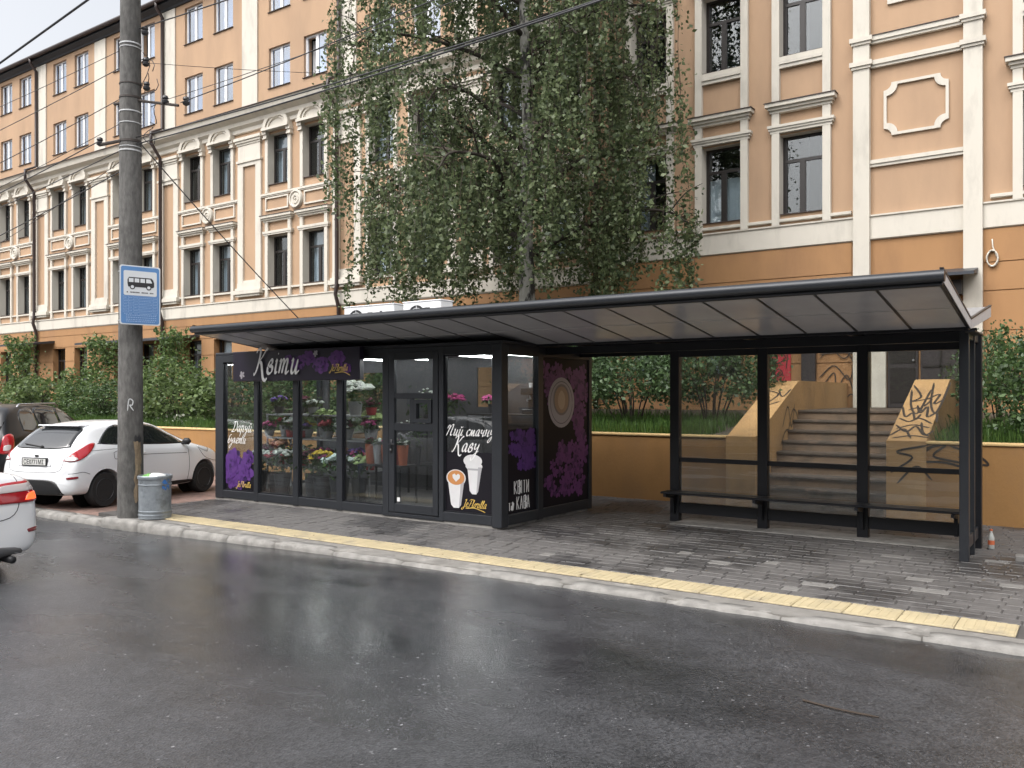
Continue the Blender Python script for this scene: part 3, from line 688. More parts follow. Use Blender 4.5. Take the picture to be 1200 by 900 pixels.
for x in COLS:
    put('surround_strip', SURR, bld, (x, YR, 0))
    for dz in (0, 3.46, 6.92):
        if dz < 6.9: put('sill_bar', SBAR, bld, (x, YR, dz))
        put('window_cornice', CORN, bld, (x, YR, dz if dz < 6 else 6.9)); put('cornice_flashing', CFL, bld, (x, YR, dz if dz < 6 else 6.9))
for x, w, z0 in ((-4.09,.32,1.45),(-2.04,.33,1.45)):
    q = MB(); q.box(x-w/2, x+w/2, YR-.14, YR+.01, z0, 16.1)
    for z in (8.50, 9.0, 12.6, 13.1):
        q.box(x-w/2-.03,x+w/2+.03,YR-.17,YR,z,z+.055); q.box(x-w/2-.06,x+w/2+.06,YR-.2,YR,z+.056,z+.15)
    part('tall_pilaster', q, 'cream', bld)
for z in (8.50, 9.0, 12.6, 13.1):
    q = MB(); q.box(-3.93,-2.21,YR-.08,YR+.01,z,z+.055); q.box(-3.93,-2.21,YR-.11,YR+.01,z+.056,z+.15); part('string_course', q, 'cream', bld)
q = MB(); q.box(-3.93,-2.21,YR-.06,YR+.01,6.46,6.52); q.box(-3.93,-2.21,YR-.085,YR+.01,6.521,6.60)
part('string_course', q, 'cream', bld)
q = MB(); q.box(-3.93,-2.21,YR-.13,YR,9.152,9.165); part('cornice_flashing', q, 'flashing', bld)
q = MB(); frame_rect(q, -3.6, -2.52, 9.75, 11.6, .07, YR-.05, YR+.01); part('panel_frame', q, 'cream', bld)
def octo(w, h, r, t):       # frame with concave corners
    def path(d):
        P = []
        for cx, cz, a0 in ((w,h,270),(-w,h,360),(-w,-h,90),(w,-h,180)):
            for k in range(7):
                a = R(a0-90*k/6); P.append((cx+(r+d)*math.cos(a)-math.copysign(d,cx), cz+(r+d)*math.sin(a)-math.copysign(d,cz)))
        return P
    return path(0), path(t)
o1, o2 = octo(.60,.54,.15,.055); n = len(o1); q = MB()
vs = [(x,-.05,z) for x, z in o1]+[(x,-.05,z) for x, z in o2]+[(x,.01,z) for x, z in o1]+[(x,.01,z) for x, z in o2]
q.add(vs, [(i,(i+1)%n,n+(i+1)%n,n+i) for i in range(n)]+[(i,(i+1)%n,2*n+(i+1)%n,2*n+i) for i in range(n)]+[(n+i,n+(i+1)%n,3*n+(i+1)%n,3*n+i) for i in range(n)])
put('panel_frame', q.mesh('panel_frame', 'cream'), bld, (-3.07, YR, 7.6))
# entrance: door, jambs, awning slab, painted panels
q = MB(); q.bbox(-3.90,-3.62,YR-.1,YR+.01,1.486,3.4,.01); part('door_jamb', q, 'cream', bld)
q = MB(); q.bbox(-3.60,-3.02,YR-.04,YR+.05,1.486,3.35,.01); d = part('door', q, 'dark_door', bld)
q = MB(); q.box(-3.55,-3.07,YR-.055,YR-.03,1.6,2.3); q.box(-3.55,-3.07,YR-.055,YR-.03,2.4,3.25); part('door_panel', q, 'win_dark', d)
q = MB(); q.lathe([(.02,0),(.025,.05),(.0,.07)], 8, (-3.1,YR-.13,2.45), 'y'); part('door_handle', q, 'steel_grey', d)
q = MB(); q.bbox(-2.98,-2.24,YR-.05,YR+.05,2.0,3.35,.01); d = part('window_shutter', q, 'dark_door', bld)
q = MB(); q.box(-2.63,-2.59,YR-.07,YR-.03,2.05,3.3); q.box(-2.93,-2.29,YR-.07,YR-.03,2.3,2.34); part('shutter_rail', q, 'win_dark', d)
q = MB(); q.bbox(-5.32,-5.02,YR-.12,YR+.01,1.486,3.3,.01); part('cable_cabinet', q, 'dark_door', bld)
q = MB(); q.bbox(-6.15,-5.56,YR-.07,YR,2.02,2.95,.01); part('painted_panel', q, 'red_paint', bld, label='red painted panel scrawled with a black face')
q = MB(); O = Vector((-6.15,YR-.07,2.02))
for pts in ([(.12,.5),(.3,.7),(.48,.55),(.3,.42),(.12,.5)],[(.24,.22),(.34,.3),(.42,.2),(.3,.14),(.24,.22)],[(.05,.2),(.1,.55),(.22,.8),(.4,.88)],[(.5,.3),(.52,.6),(.45,.85)]):
    ribbon(q, catmull(pts,6), O, (1,0,0), (0,0,1), .025, None, .004)
for pts in ([(1.2,.5),(1.6,.9),(1.9,.4)],[(1.3,.95),(1.7,.5),(1.95,.9)],[(1.2,.1),(1.5,.35),(1.8,.05),(1.9,.35)],[(1.25,-.1),(1.5,.2),(1.55,-.15),(1.75,.15),(1.9,-.2)],[(1.5,-.2),(1.7,-.35),(1.85,-.25),(1.95,-.4)],[(1.2,.6),(1.55,.62),(1.95,.6)]):
    ribbon(q, catmull(pts,6), O, (1,0,0), (0,0,1), .025, None, -.02)
part('graffiti', q, 'graffiti', bld)
mat('wall_dark', (.30,.17,.085), .85, var=.12, vscale=3)
q = MB(); q.prism([(YR,4.12),(YR-.75,4.02),(YR-.75,4.08),(YR,4.24)], -5.9, -1.95, 'x'); part('awning', q, 'roof_metal', bld)
q = MB(); q.box(-2.5,-2.21,YR-.35,YR,3.7,3.98); part('lamp_box', q, 'win_dark', bld)
# coil of white cable on the wall
q = MB(); pts = []
for k in range(90): a = k*.35; r = .15+.012*math.sin(k*.37); pts.append((-1.72+r*.62*math.cos(a), YR-.06-.03*math.sin(k*.9), 4.37+r*math.sin(a)))
pts = [(-1.72,YR-.04,4.75),(-1.71,YR-.05,4.6)]+pts
q.tube(pts, .013, 6); tag(part('cable_coil', q, 'cream', None, True), 'coil of white cable hanging on the orange wall beside the tall pilaster', 'cable')
# ---------------------------------------------------------------- flower kiosk
mat('white_vinyl', (.78,.78,.78), .5); mat('gold_vinyl', (.62,.42,.10), .4); mat('black_print', (.010,.009,.013), .5, spec=.2)
mat('sign_dark', (.016,.012,.026), .35, var=.15, vscale=3)
mat('purple_print', (.17,.055,.34), .5, col2=(.004,.001,.02), island=.5)
mat('violet_print', (.22,.06,.36), .5, col2=(.006,.002,.02), island=.5)
mat('orchid_print', (.26,.07,.28), .5, col2=(.02,.004,.03), island=.5)
mat('cup_white', (.62,.62,.63), .4, var=.05, vscale=9); mat('cup_shade', (.36,.36,.38), .4); mat('latte', (.50,.22,.075), .4); mat('latte_pale', (.50,.38,.27), .4)
mat('saucer_print', (.36,.34,.37), .4); mat('cup_rim_print', (.20,.17,.17), .4); mat('saucer_dark', (.12,.10,.12), .4); mat('crema_print', (.36,.25,.17), .4)
mat('kiosk_inner', (.085,.085,.092), .7, var=.1); mat('kiosk_floor', (.10,.095,.09), .6, var=.1); mat('counter_dark', (.03,.03,.033), .4)
mat('led', (1,1,1), .5, emit=(1,.98,.95), es=18.0)
KX0, KX1, KY0, KY1 = -12.25, -6.35, 8.97, 11.34
kio = thing('flower_kiosk', 'dark grey glazed flower and coffee kiosk with a script sign over its windows', 'kiosk', (-9.3, 10.1, 0))
q = MB(); q.bbox(KX0-.03, KX1-.05, KY0+.02, KY1-.03, -.2, .075, .015); part('plinth', q, 'concrete', kio)
q = MB(); q.box(KX0+.02, KX1-.02, KY0+.03, KY1-.03, .08, .12); part('floor', q, 'kiosk_floor', kio)
q = MB(); q.box(KX0+.02, KX1-.02, KY0+.03, KY1-.03, 2.37, 2.40); part('ceiling', q, 'kiosk_inner', kio)
q = MB(); q.bbox(KX0, KX1, KY0, KY1, 2.405, 2.45, .01); part('roof', q, 'anthracite', kio)
q = MB(); q.bbox(KX0+.2, -8.44, KY0+.003, KY0+.07, .04, .165, .006); q.bbox(-7.36, KX1-.16, KY0+.003, KY0+.07, .04, .165, .006); q.bbox(-8.44, -7.36, KY0+.003, KY0+.09, .03, .085, .006); part('bottom_rail', q, 'anthracite', kio)
q = MB(); q.bbox(KX0+.2, KX1-.16, KY0+.002, KY0+.08, 2.285, 2.404, .006); part('top_rail', q, 'anthracite', kio)
for x0, x1 in ((KX0,-12.04),(-11.26,-11.16),(-10.33,-10.21),(-9.37,-9.25),(-8.44,-8.32),(-7.40,-7.32)):
    q = MB(); q.bbox(x0, x1, KY0, KY0+.10, .03, 2.404, .006); part('post', q, 'anthracite', kio)
q = MB(); q.bbox(-6.51, KX1, KY0-.005, KY0+.15, .02, 2.405, .008); part('corner_post', q, 'anthracite', kio)
for x0, x1 in ((-12.04,-11.26),(-11.16,-10.33),(-10.21,-9.37),(-9.25,-8.44),(-7.32,-6.51)):
    q = MB(); q.box(x0+.002, x1-.002, KY0+.045, KY0+.053, .165, 2.285); part('window_pane', q, 'kiosk_glass', kio)
    q = MB(); frame_rect(q, x0+.001, x1-.001, .166, 2.284, .018, KY0+.03, KY0+.07); part('glazing_bead', q, 'black_steel', kio)
q = MB(); q.box(KX0+.04, KX0+.05, KY0+.15, KY1-.12, .165, 2.285); part('side_pane', q, 'kiosk_glass', kio)
q = MB(); q.bbox(KX0, KX0+.1, KY1-.12, KY1, .03, 2.404, .006); part('post', q, 'anthracite', kio)
q = MB(); q.bbox(KX0+.003, KX0+.08, KY0+.1, KY1-.12, .04, .165, .006); part('side_rail', q, 'anthracite', kio); q = MB(); q.bbox(KX0+.003, KX0+.08, KY0+.1, KY1-.12, 2.285, 2.403, .006); part('side_rail', q, 'anthracite', kio)
q = MB(); h_ = [(-12.0,-10.6,.95,2.15),(-8.5,-7.9,1.55,2.2)]; holes_wall(q, KX0+.1, KX1-.02, .03, 2.404, h_, KY1-.06, .05); part('back_wall', q, 'kiosk_inner', kio)
q = MB(); [q.box(a, b, KY1-.04, KY1-.034, c, d) for a, b, c, d in h_]; part('back_pane', q, 'kiosk_glass', kio)
# door with small hatch
dr = MB(); X0, X1 = -8.31, -7.41; yd, ye = KY0-.008, KY0+.05
for a, b, c, d in ((X0,-8.205,.095,2.34),(-7.505,X1,.095,2.34)): dr.bbox(a, b, yd, ye, c, d, .006)
for a, b, c, d in ((-8.205,-7.505,.095,.215),(-8.205,-7.505,1.24,1.35),(-8.205,-7.505,1.69,1.77),(-8.205,-7.505,2.235,2.34),(-7.92,-7.85,1.35,1.69)): dr.bbox(a, b, yd+.002, ye-.002, c, d, .005)
frame_rect(dr, -7.84, -7.515, 1.36, 1.68, .055, yd-.014, ye)
door = part('door', dr, 'anthracite', kio)
for a, b, c, d in ((-8.205,-7.505,.215,1.24),(-8.205,-7.505,1.77,2.235),(-8.205,-7.92,1.35,1.69),(-7.785,-7.57,1.415,1.625)):
    q = MB(); q.box(a, b, KY0+.02, KY0+.028, c, d); part('pane', q, 'kiosk_glass', door)
q = MB(); q.tube([(-8.26,yd-.002,1.05),(-8.26,yd-.05,1.05),(-8.13,yd-.055,1.05)], .011, 8); q.bbox(-8.285,-8.235,yd-.008,yd,.92,1.12,.003); part('door_handle', q, 'black_steel', door, True)
q = MB(); q.box(-8.25,-8.27,yd-.02,yd-.005,.96,.985); part('lock_cylinder', q, 'steel_grey', door)
q = MB(); q.box(-8.165,-8.115,KY0+.012,KY0+.015,.245,.30); part('sticker', q, 'white_vinyl', door)
# right-hand side of the kiosk
q = MB(); q.bbox(KX1-.07, KX1-.002, KY0+.15, KY1-.09, .04, .175, .006); part('side_rail', q, 'anthracite', kio); q = MB(); q.bbox(KX1-.08, KX1-.001, KY0+.15, KY1-.09, 2.27, 2.404, .006); part('side_rail', q, 'anthracite', kio)
q = MB(); q.bbox(KX1-.1, KX1, 9.84, 9.97, .03, 2.404, .006); part('post', q, 'anthracite', kio)
q = MB(); q.bbox(KX1-.1, KX1, KY1-.09, KY1, .03, 2.404, .006); part('corner_post', q, 'anthracite', kio)
q = MB(); q.box(KX1-.052, KX1-.045, KY0+.15, 9.84, .175, 2.27); part('window_pane', q, 'kiosk_glass', kio)
q = MB(); q.bbox(KX1-.06, KX1-.02, 9.972, KY1-.092, .176, 2.269, .004); poster = part('poster_panel', q, 'black_print', kio, label='black poster with orchids round a coffee cup')
q = MB(); q.box(KX1-.044, KX1-.041, KY0+.152, 9.838, .177, 1.29); low = part('poster_panel', q, 'black_print', kio, label='black print with purple flowers and white words')
PY, PZ = Vector((0,1,0)), Vector((0,0,1))
def rosette(q, O, U, V, cx, cy, r, n, rng, off, squash=1.0):
    O, U, V = Vector(O), Vector(U), Vector(V); Nn = U.cross(V).normalized(); a0 = rng.uniform(0,6.28)
    for k in range(n):
        a = a0+2*math.pi*k/n+rng.uniform(-.25,.25); L_ = r*rng.uniform(.75,1.1); w = L_*rng.uniform(.32,.5); of = off+rng.uniform(0,.0035)
        pts = [(0,0),(.45*L_,w*.8),(.85*L_,w*.6),(L_,0),(.85*L_,-w*.6),(.45*L_,-w*.8)]
        q.add([tuple(O+U*(cx+(x*math.cos(a)-y*math.sin(a))*squash)+V*(cy+x*math.sin(a)+y*math.cos(a))+Nn*of) for x, y in pts], [(0,1,2,3,4,5)])
def disc(q, O, U, V, cx, cy, rx, ry, off, n=28):
    O, U, V = Vector(O), Vector(U), Vector(V); Nn = U.cross(V).normalized()
    q.add([tuple(O+U*(cx+rx*math.cos(2*math.pi*k/n))+V*(cy+ry*math.sin(2*math.pi*k/n))+Nn*off) for k in range(n)], [tuple(range(n))])
fr = random.Random(5); PO = Vector((KX1-.02, 9.972, .176))
q = MB()
for i in range(150):
    t = fr.random()
    if t < .3: cx, cy = fr.uniform(.06,1.15), fr.uniform(1.75,2.0)-abs(fr.gauss(0,.12))
    elif t < .62: cx, cy = min(1.2,max(.5,fr.gauss(1.0,.12))), fr.uniform(.6,1.75)
    else:
        cy = fr.uniform(.15,.85); cx = fr.uniform(.12+.5*max(0,cy-.4),1.18)
    if (cx-.52)**2/.2+(cy-1.5)**2/.16 < .55: continue
    rosette(q, PO, PY, PZ, cx, cy, fr.uniform(.07,.13), 5, fr, .002)
part('flower_print', q, 'orchid_print', poster)
q = MB(); disc(q, PO, PY, PZ, .50, 1.46, .36, .36, .0065); part('saucer_print', q, 'saucer_print', poster)
q = MB(); disc(q, PO, PY, PZ, .50, 1.50, .225, .225, .0072); part('cup_print', q, 'cup_rim_print', poster)
q = MB(); disc(q, PO, PY, PZ, .50, 1.50, .19, .19, .0077); part('coffee_print', q, 'crema_print', poster)
q = MB(); disc(q, PO, PY, PZ, .50, 1.49, .10, .13, .0082); disc(q, PO, PY, PZ, .50, 1.58, .05, .05, .0084); part('latte_print', q, 'latte_pale', poster)
q = MB(); O3 = PO+Vector((.0066,0,0)); ribbon(q, [(.50+.30*math.cos(.16*k), 1.46+.30*math.sin(.16*k)) for k in range(40)], O3, PY, PZ, .012, None, .001); part('saucer_rim', q, 'saucer_dark', poster)
LO = Vector((KX1-.041, KY0+.152, .177)); q = MB()
for i in range(34): rosette(q, LO, PY, PZ, fr.uniform(.12,.66), fr.uniform(.62,1.05), fr.uniform(.07,.13), 6, fr, .0015)
part('flower_print', q, 'purple_print', low)
BLK = {'К': [[(0,0),(0,1)],[(.5,1),(.05,.5)],[(.08,.52),(.52,0)]], 'В': [[(0,0),(0,1)],[(0,1),(.35,1),(.44,.88),(.44,.66),(.33,.54),(0,.54)],[(.33,.54),(.47,.42),(.47,.12),(.36,0),(0,0)]], 'І': [[(.1,0),(.1,1)],[(0,0),(.2,0)],[(0,1),(.2,1)]],
 'Т': [[(.25,0),(.25,1)],[(0,.98),(.5,.98)]], 'И': [[(0,0),(0,1)],[(.02,.1),(.43,.9)],[(.45,0),(.45,1)]], 'А': [[(0,0),(.25,1)],[(.25,1),(.52,0)],[(.1,.32),(.42,.32)]], 'т': [[(.18,0),(.18,.62)],[(0,.6),(.36,.6)]], 'а': [[(.32,0),(.32,.5),(.22,.62),(.04,.55)],[(.32,.36),(.06,.3),(.02,.1),(.15,0),(.32,.12)]]}
def block(q, text, O, U, V, h, w):
    x = 0
    for ch in text:
        if ch == ' ': x += .35*h; continue
        for s in BLK[ch]: ribbon(q, [(x+a*h*.62, b*h) for a, b in s], O, U, V, w, 0.0, .002)
        x += (max(a for s in BLK[ch] for a, b in s)*.62+.17)*h
q = MB(); block(q, 'КВІТИ', (KX1-.039, 9.31, .43), (0,1,0), (0,0,1), .17, .05); block(q, 'та КАВА', (KX1-.039, 9.18, .22), (0,1,0), (0,0,1), .17, .05); part('lettering', q, 'white_vinyl', low)
# front vinyls
FU, FZ = Vector((1,0,0)), Vector((0,0,1)); fy = KY0+.044
q = MB(); q.box(-12.038, -11.262, fy-.0015, fy, .168, .62); lp = part('vinyl_print', q, 'black_print', kio, label='black vinyl with a purple rose on the leftmost pane')
q = MB(); O = Vector((-12.04, fy-.002, .168))
for cx, cy, rr_ in ((.22,.48,.26),(.5,.36,.24),(.16,.22,.2),(.6,.52,.18),(.36,.14,.15)):
    for k in range(6): rosette(q, O, FU, FZ, cx, cy, rr_*(1-.15*k), 10-k, fr, .001+.0042*k)
part('flower_print', q, 'purple_print', lp)
q = MB(); script(q, 'Даруй', (-11.87, fy, 1.14), FU, FZ, .10, .022); script(q, 'букети', (-11.98, fy, .95), FU, FZ, .085, .020); part('lettering', q, 'white_vinyl', kio)
q = MB(); script(q, 'JeFlorilla', (-11.70, fy-.003, .24), FU, FZ, .052, .013, off=.03); part('lettering', q, 'gold_vinyl', kio)
q = MB(); q.box(-7.318, -6.512, fy-.0015, fy, .168, .98); cp = part('vinyl_print', q, 'black_print', kio, label='black vinyl with two white coffee cups')
q = MB(); script(q, 'Пий смачну', (-7.31, fy, 1.20), FU, FZ, .083, .022); script(q, 'Каву', (-7.20, fy, .985), FU, FZ, .112, .026); part('lettering', q, 'white_vinyl', kio)
CO = Vector((-7.32, fy-.002, .168))
def poly(q, pts, off): q.add([tuple(CO+FU*x+FZ*y+Vector((0,-off,0))) for x, y in pts], [tuple(range(len(pts)))])
q = MB(); poly(q, [(.38,.62),(.62,.62),(.56,.30),(.53,.26),(.46,.26),(.42,.30)], .001); disc(q, CO, FU, FZ, .47, .70, .155, .085, .0012); disc(q, CO, FU, FZ, .49, .63, .14, .06, .0015)
poly(q, [(.045,.46),(.335,.46),(.275,.10),(.24,.06),(.15,.06),(.105,.10)], .003); disc(q, CO, FU, FZ, .19, .46, .165, .115, .0034); part('cup_print', q, 'cup_white', cp)
q = MB(); poly(q, [(.56,.62),(.62,.62),(.56,.30),(.53,.26)], .0017); poly(q, [(.27,.40),(.335,.46),(.275,.10),(.24,.06)], .0037); poly(q, [(.39,.60),(.62,.60),(.615,.575),(.395,.575)], .0019); part('cup_shade', q, 'cup_shade', cp)
q = MB(); disc(q, CO, FU, FZ, .19, .465, .145, .098, .0042); part('coffee_print', q, 'latte', cp)
q = MB(); poly(q, [(.19,.41),(.255,.46),(.26,.50),(.225,.52),(.195,.495),(.165,.52),(.13,.50),(.135,.46)], .0049); part('latte_heart', q, 'cup_white', cp)
q = MB(); script(q, 'JeFlorilla', (-7.02, fy-.002, .25), FU, FZ, .058, .014); ribbon(q, catmull([(.05,-.02),(.2,-.005),(.38,-.05)],6), (-7.02,fy-.002,.25), FU, FZ, .01); part('lettering', q, 'gold_vinyl', cp)
# sign board
q = MB(); q.bbox(-11.64, -8.78, 8.86, 8.955, 1.965, 2.445, .008); sign = part('sign_board', q, 'sign_dark', kio, label='dark sign board with white script and purple roses')
SO = Vector((-11.64, 8.86, 1.965)); q = MB()
for cx, cy, rr_ in ((1.55,.26,.26),(2.05,.24,.26),(1.8,.38,.18),(2.4,.3,.2),(1.35,.4,.12),(2.62,.18,.12)):
    for k in range(5): rosette(q, SO, FU, FZ, cx, max(.14,min(.34,cy)), min(.21,rr_)*(1-.17*k)*.66, 9-k, fr, .0008+.0042*k, 1.4)
part('flower_print', q, 'violet_print', sign)
q = MB(); script(q, 'Квіти', (-11.08, 8.86, 2.08), FU, FZ, .212, .058, slant=.22, nib=.75, off=.026); part('lettering', q, 'white_vinyl', sign)
q = MB(); script(q, 'JeFlorilla', (-9.36, 8.86, 2.10), FU, FZ, .054, .013, off=.026); ribbon(q, catmull([(.1,-.03),(.28,-.02),(.42,-.07)],6), (-9.36,8.86,2.10), FU, FZ, .01, None, .026); part('lettering', q, 'gold_vinyl', sign)
q = MB(); rosette(q, SO, FU, FZ, .24, .1, .07, 5, fr, .002); rosette(q, SO, FU, FZ, 1.97, .40, .06, 5, fr, .024); part('petal_print', q, 'saucer_print', sign)
# lamps inside; the left-hand tubes are unseen, added to brighten the dark interior
for x in (-7.82, -8.0, -7.02, -7.2, -9.4, -10.2, -11.0, -11.7):
    q = MB(); q.tube([(x,9.35,2.345),(x,11.1,2.345)], .013, 6); part('lamp_and_fill_tube', q, 'led', kio)
# ---------------------------------------------------------------- things inside the kiosk
mat('white_shelf', (.38,.38,.39), .5); mat('pot_orange', (.50,.13,.055), .6, var=.1); mat('pot_red', (.36,.05,.05), .6, var=.1); mat('bucket_dark', (.04,.04,.045), .5); mat('bucket_grey', (.3,.3,.31), .5)
FLC = {'white': ((.80,.82,.78),(.66,.72,.62)), 'yellow': ((.75,.55,.06),(.62,.42,.03)), 'green': ((.55,.68,.30),(.40,.55,.2)), 'red': ((.42,.03,.05),(.28,.02,.04)), 'pink': ((.55,.10,.25),(.40,.05,.2)),
       'violet': ((.14,.10,.42),(.25,.12,.40)), 'maroon': ((.16,.015,.05),(.10,.01,.03)), 'peach': ((.70,.38,.24),(.6,.3,.2)), 'mint': ((.62,.78,.72),(.75,.82,.78))}
for k, (a, b) in FLC.items(): mat('fl_'+k, a, .6, col2=b, island=.15)
leafmat('stem_leaf', (.03,.06,.02), (.07,.13,.04), .2)
ICO = [(0,.5257,.8507),(0,-.5257,.8507),(.5257,.8507,0),(-.5257,.8507,0),(.8507,0,.5257),(-.8507,0,.5257)]
ICO = ICO+[(-a,-b,-c) for a,b,c in ICO]
bmx = bmesh.new(); [bmx.verts.new(v) for v in ICO]; bmesh.ops.convex_hull(bmx, input=bmx.verts); bmx.verts.index_update()
ICOF = [tuple(v.index for v in f.verts) for f in bmx.faces]; ICOV = [tuple(v.co) for v in bmx.verts]; bmx.free()
def ball(q, c, r, s=(1,1,1)): q.add([(c[0]+v[0]*r*s[0], c[1]+v[1]*r*s[1], c[2]+v[2]*r*s[2]) for v in ICOV], ICOF)
br_ = random.Random(9)
def bouquet(label, x, y, z, color, pot, pr_, ph, spread, n, top, bloom=.035, group=None):
    t = thing('flower_pot', label, 'flowers', (x, y, z), group, local=True)
    q = MB(); q.lathe([(pr_*.72,0),(pr_,ph),(pr_*1.04,ph),(pr_*.96,ph-.01),(pr_*.9,ph*.8)], 14); part('pot', q, pot, t, 'auto')
    C = RNG.normal(size=(90,3))*np.array([spread*.45,spread*.45,(top-ph)*.28])+np.array([0,0,ph+(top-ph)*.5]); put('foliage', leaves('foliage', C, .10, .035, 'stem_leaf'), t)
    q = MB()
    for i in range(n):
        a = br_.uniform(0,6.28); r = spread*math.sqrt(br_.random()); c = (r*math.cos(a), r*math.sin(a)*.8, top-.35*r*r/spread+br_.uniform(-.03,.03)); b = bloom*br_.uniform(.8,1.2)
        ball(q, c, b, (1,1,.75))
        for k in range(5): a2 = 6.28*k/5+a; ball(q, (c[0]+b*.7*math.cos(a2), c[1]+b*.7*math.sin(a2), c[2]-b*.15), b*.6, (1,1,.5))
    put('blooms', q.mesh('blooms', 'fl_'+color), t); return t
def rack(label, x0, x1, y0, y1, zs, material='white_shelf', cat='shelf'):
    t = thing('display_rack', label, cat, ((x0+x1)/2, (y0+y1)/2, .12))
    for z in zs: q = MB(); q.bbox(x0, x1, y0, y1, z-.025, z, .004); part('shelf', q, material, t)
    for x in (x0+.015, x1-.015):
        for y in (y0+.015, y1-.015): q = MB(); q.box(x-.012, x+.012, y-.012, y+.012, .12, zs[-1]-.026); part('upright', q, material, t)
    return t
rack('white display rack of pots behind the second and third kiosk panes', -11.9, -9.45, 9.75, 10.3, (.55, 1.02, 1.42))
rack('low table of wrapped pots behind the kiosk pane left of the door', -9.3, -8.45, 9.35, 9.75, (.70,), 'counter_dark', 'table')
rack('dark back counter behind the coffee poster in the kiosk', -8.3, -6.6, 10.75, 11.2, (.5, 1.45), 'counter_dark', 'counter')
rack('tall dark shelf of dried stems behind the kiosk pane left of the door', -9.5, -8.6, 10.7, 11.2, (.6, 1.2), 'counter_dark')
for a in (
 ('yellow chrysanthemums in a floor bucket behind the third kiosk pane', -10.02,9.30,.12,'yellow','bucket_dark',.15,.36,.24,26,.74,.035),
 ('mint white chrysanthemums in a floor bucket behind the third kiosk pane', -9.62,9.28,.12,'mint','bucket_dark',.16,.36,.27,30,.70,.04),
 ('white daisies in a floor bucket behind the second kiosk pane', -10.95,9.30,.12,'white','bucket_dark',.14,.36,.2,20,.74,.038),
 ('dark red roses in a floor bucket behind the second kiosk pane', -10.45,9.5,.12,'maroon','bucket_dark',.14,.36,.2,20,.72,.04),
 ('big white hydrangea bunch on the top shelf below the sign', -9.95,9.95,1.42,'white','bucket_grey',.12,.22,.3,26,.52,.065),
 ('pale green hydrangea on the top shelf left of the white one', -10.6,9.9,1.05,'green','bucket_grey',.12,.2,.2,16,.42,.06),
 ('lime hydrangea bunch on the shelf right of the white one', -9.55,9.9,1.05,'green','bucket_grey',.12,.2,.2,16,.40,.06),
 ('red roses on the shelf behind the leftmost kiosk pane', -11.6,9.95,1.03,'red','bucket_grey',.13,.2,.26,24,.32,.04),
 ('yellow blooms in a white basket on the upper shelf', -11.1,9.9,1.03,'yellow','white_shelf',.16,.14,.2,18,.26,.035),
 ('maroon blooms in a white basket behind the third kiosk pane', -10.15,9.9,1.03,'maroon','white_shelf',.16,.16,.2,18,.28,.04),
 ('violet blooms on the middle shelf behind the third kiosk pane', -9.85,9.9,.56,'violet','bucket_grey',.14,.16,.22,20,.30,.04),
 ('pink blooms on the middle shelf behind the second kiosk pane', -10.7,9.9,.56,'pink','bucket_grey',.14,.16,.22,18,.30,.04),
 ('peach roses on the middle shelf behind the leftmost kiosk pane', -11.7,9.9,.56,'peach','white_shelf',.14,.16,.22,18,.40,.045),
 ('white blooms with ribbons on the middle shelf of the rack', -11.15,9.9,.56,'white','white_shelf',.12,.16,.16,12,.30,.04),
 ('magenta roses on the back counter behind the coffee poster', -7.9,10.95,1.46,'pink','bucket_dark',.1,.14,.2,22,.26,.045),
 ('magenta roses beside the kiosk door on the dark shelf', -8.75,10.9,1.21,'pink','bucket_dark',.11,.18,.22,22,.55,.045),
 ('dried white stems in a dark vase on the shelf left of the door', -9.2,10.9,1.21,'white','bucket_dark',.11,.2,.26,16,.62,.02),
 ('dried pale twigs in a vase in front of the dark shelf', -9.0,10.3,.62,'white','bucket_dark',.12,.3,.24,18,.75,.018),
): bouquet(*a)
PAN = [('leftmost',-11.65),('second',-10.75),('third',-9.8)]
EX = [(0,'maroon',-.3,.56),(0,'yellow',.25,.56),(0,'white',.3,1.03),(0,'pink',-.25,1.03),(1,'red',.3,1.03),(1,'violet',-.32,1.03),(1,'peach',.28,.56),(1,'green',-.3,.56),(1,'white',-.05,1.43),(1,'maroon',-.38,1.43),(2,'pink',.3,1.03),(2,'white',-.33,1.03),(2,'red',.3,.56),(2,'peach',-.33,.56),(2,'maroon',.33,1.43),(0,'violet',0,1.43),(2,'pink',-.05,.56),(0,'pink',.1,.56)]
for pi_, col_, dx_, z_ in EX:
    bouquet('%s blooms at the front of the %s shelf behind the %s kiosk pane' % (col_, {.56:'lower',1.03:'middle',1.43:'top'}[z_], PAN[pi_][0]), PAN[pi_][1]+dx_, 9.82-.0*pi_, z_, col_, br_.choice(('white_shelf','bucket_grey','bucket_dark','pot_red')), .09, .12, .15, 15, br_.uniform(.22,.32), .038)
for lab, x_, c_ in (('white lilies in a floor bucket at the left end of the kiosk',-11.75,'white'),('red carnations in a floor bucket behind the leftmost kiosk pane',-11.35,'red'),('pink carnations in a floor bucket between the white and yellow ones',-10.25,'pink'),('green hydrangeas in a floor bucket beside the low table',-9.42,'green')):
    bouquet(lab, x_, 9.5, .12, c_, 'bucket_dark', .13, .34, .2, 22, .66, .04)
for i, (c, f, lab) in enumerate((('pot_orange','maroon','orange wrapped pot at the left end of the low table'),('white_shelf','white','white wrapped pot among the orange ones on the low table'),('pot_orange','pink','orange wrapped pot just right of the white one'),
        ('pot_red','maroon','wide red wrapped pot in the middle of the low table'),('pot_orange','white','orange wrapped pot at the right end beside the door'))):
    bouquet(lab, -9.18+.165*i, 9.5, .70, f, c, .085, .30, .08, 7, .36, .028)
cm = thing('coffee_machine', 'black coffee machine on the back counter near the kiosk corner', 'coffee machine', (-7.0,10.95,1.455))
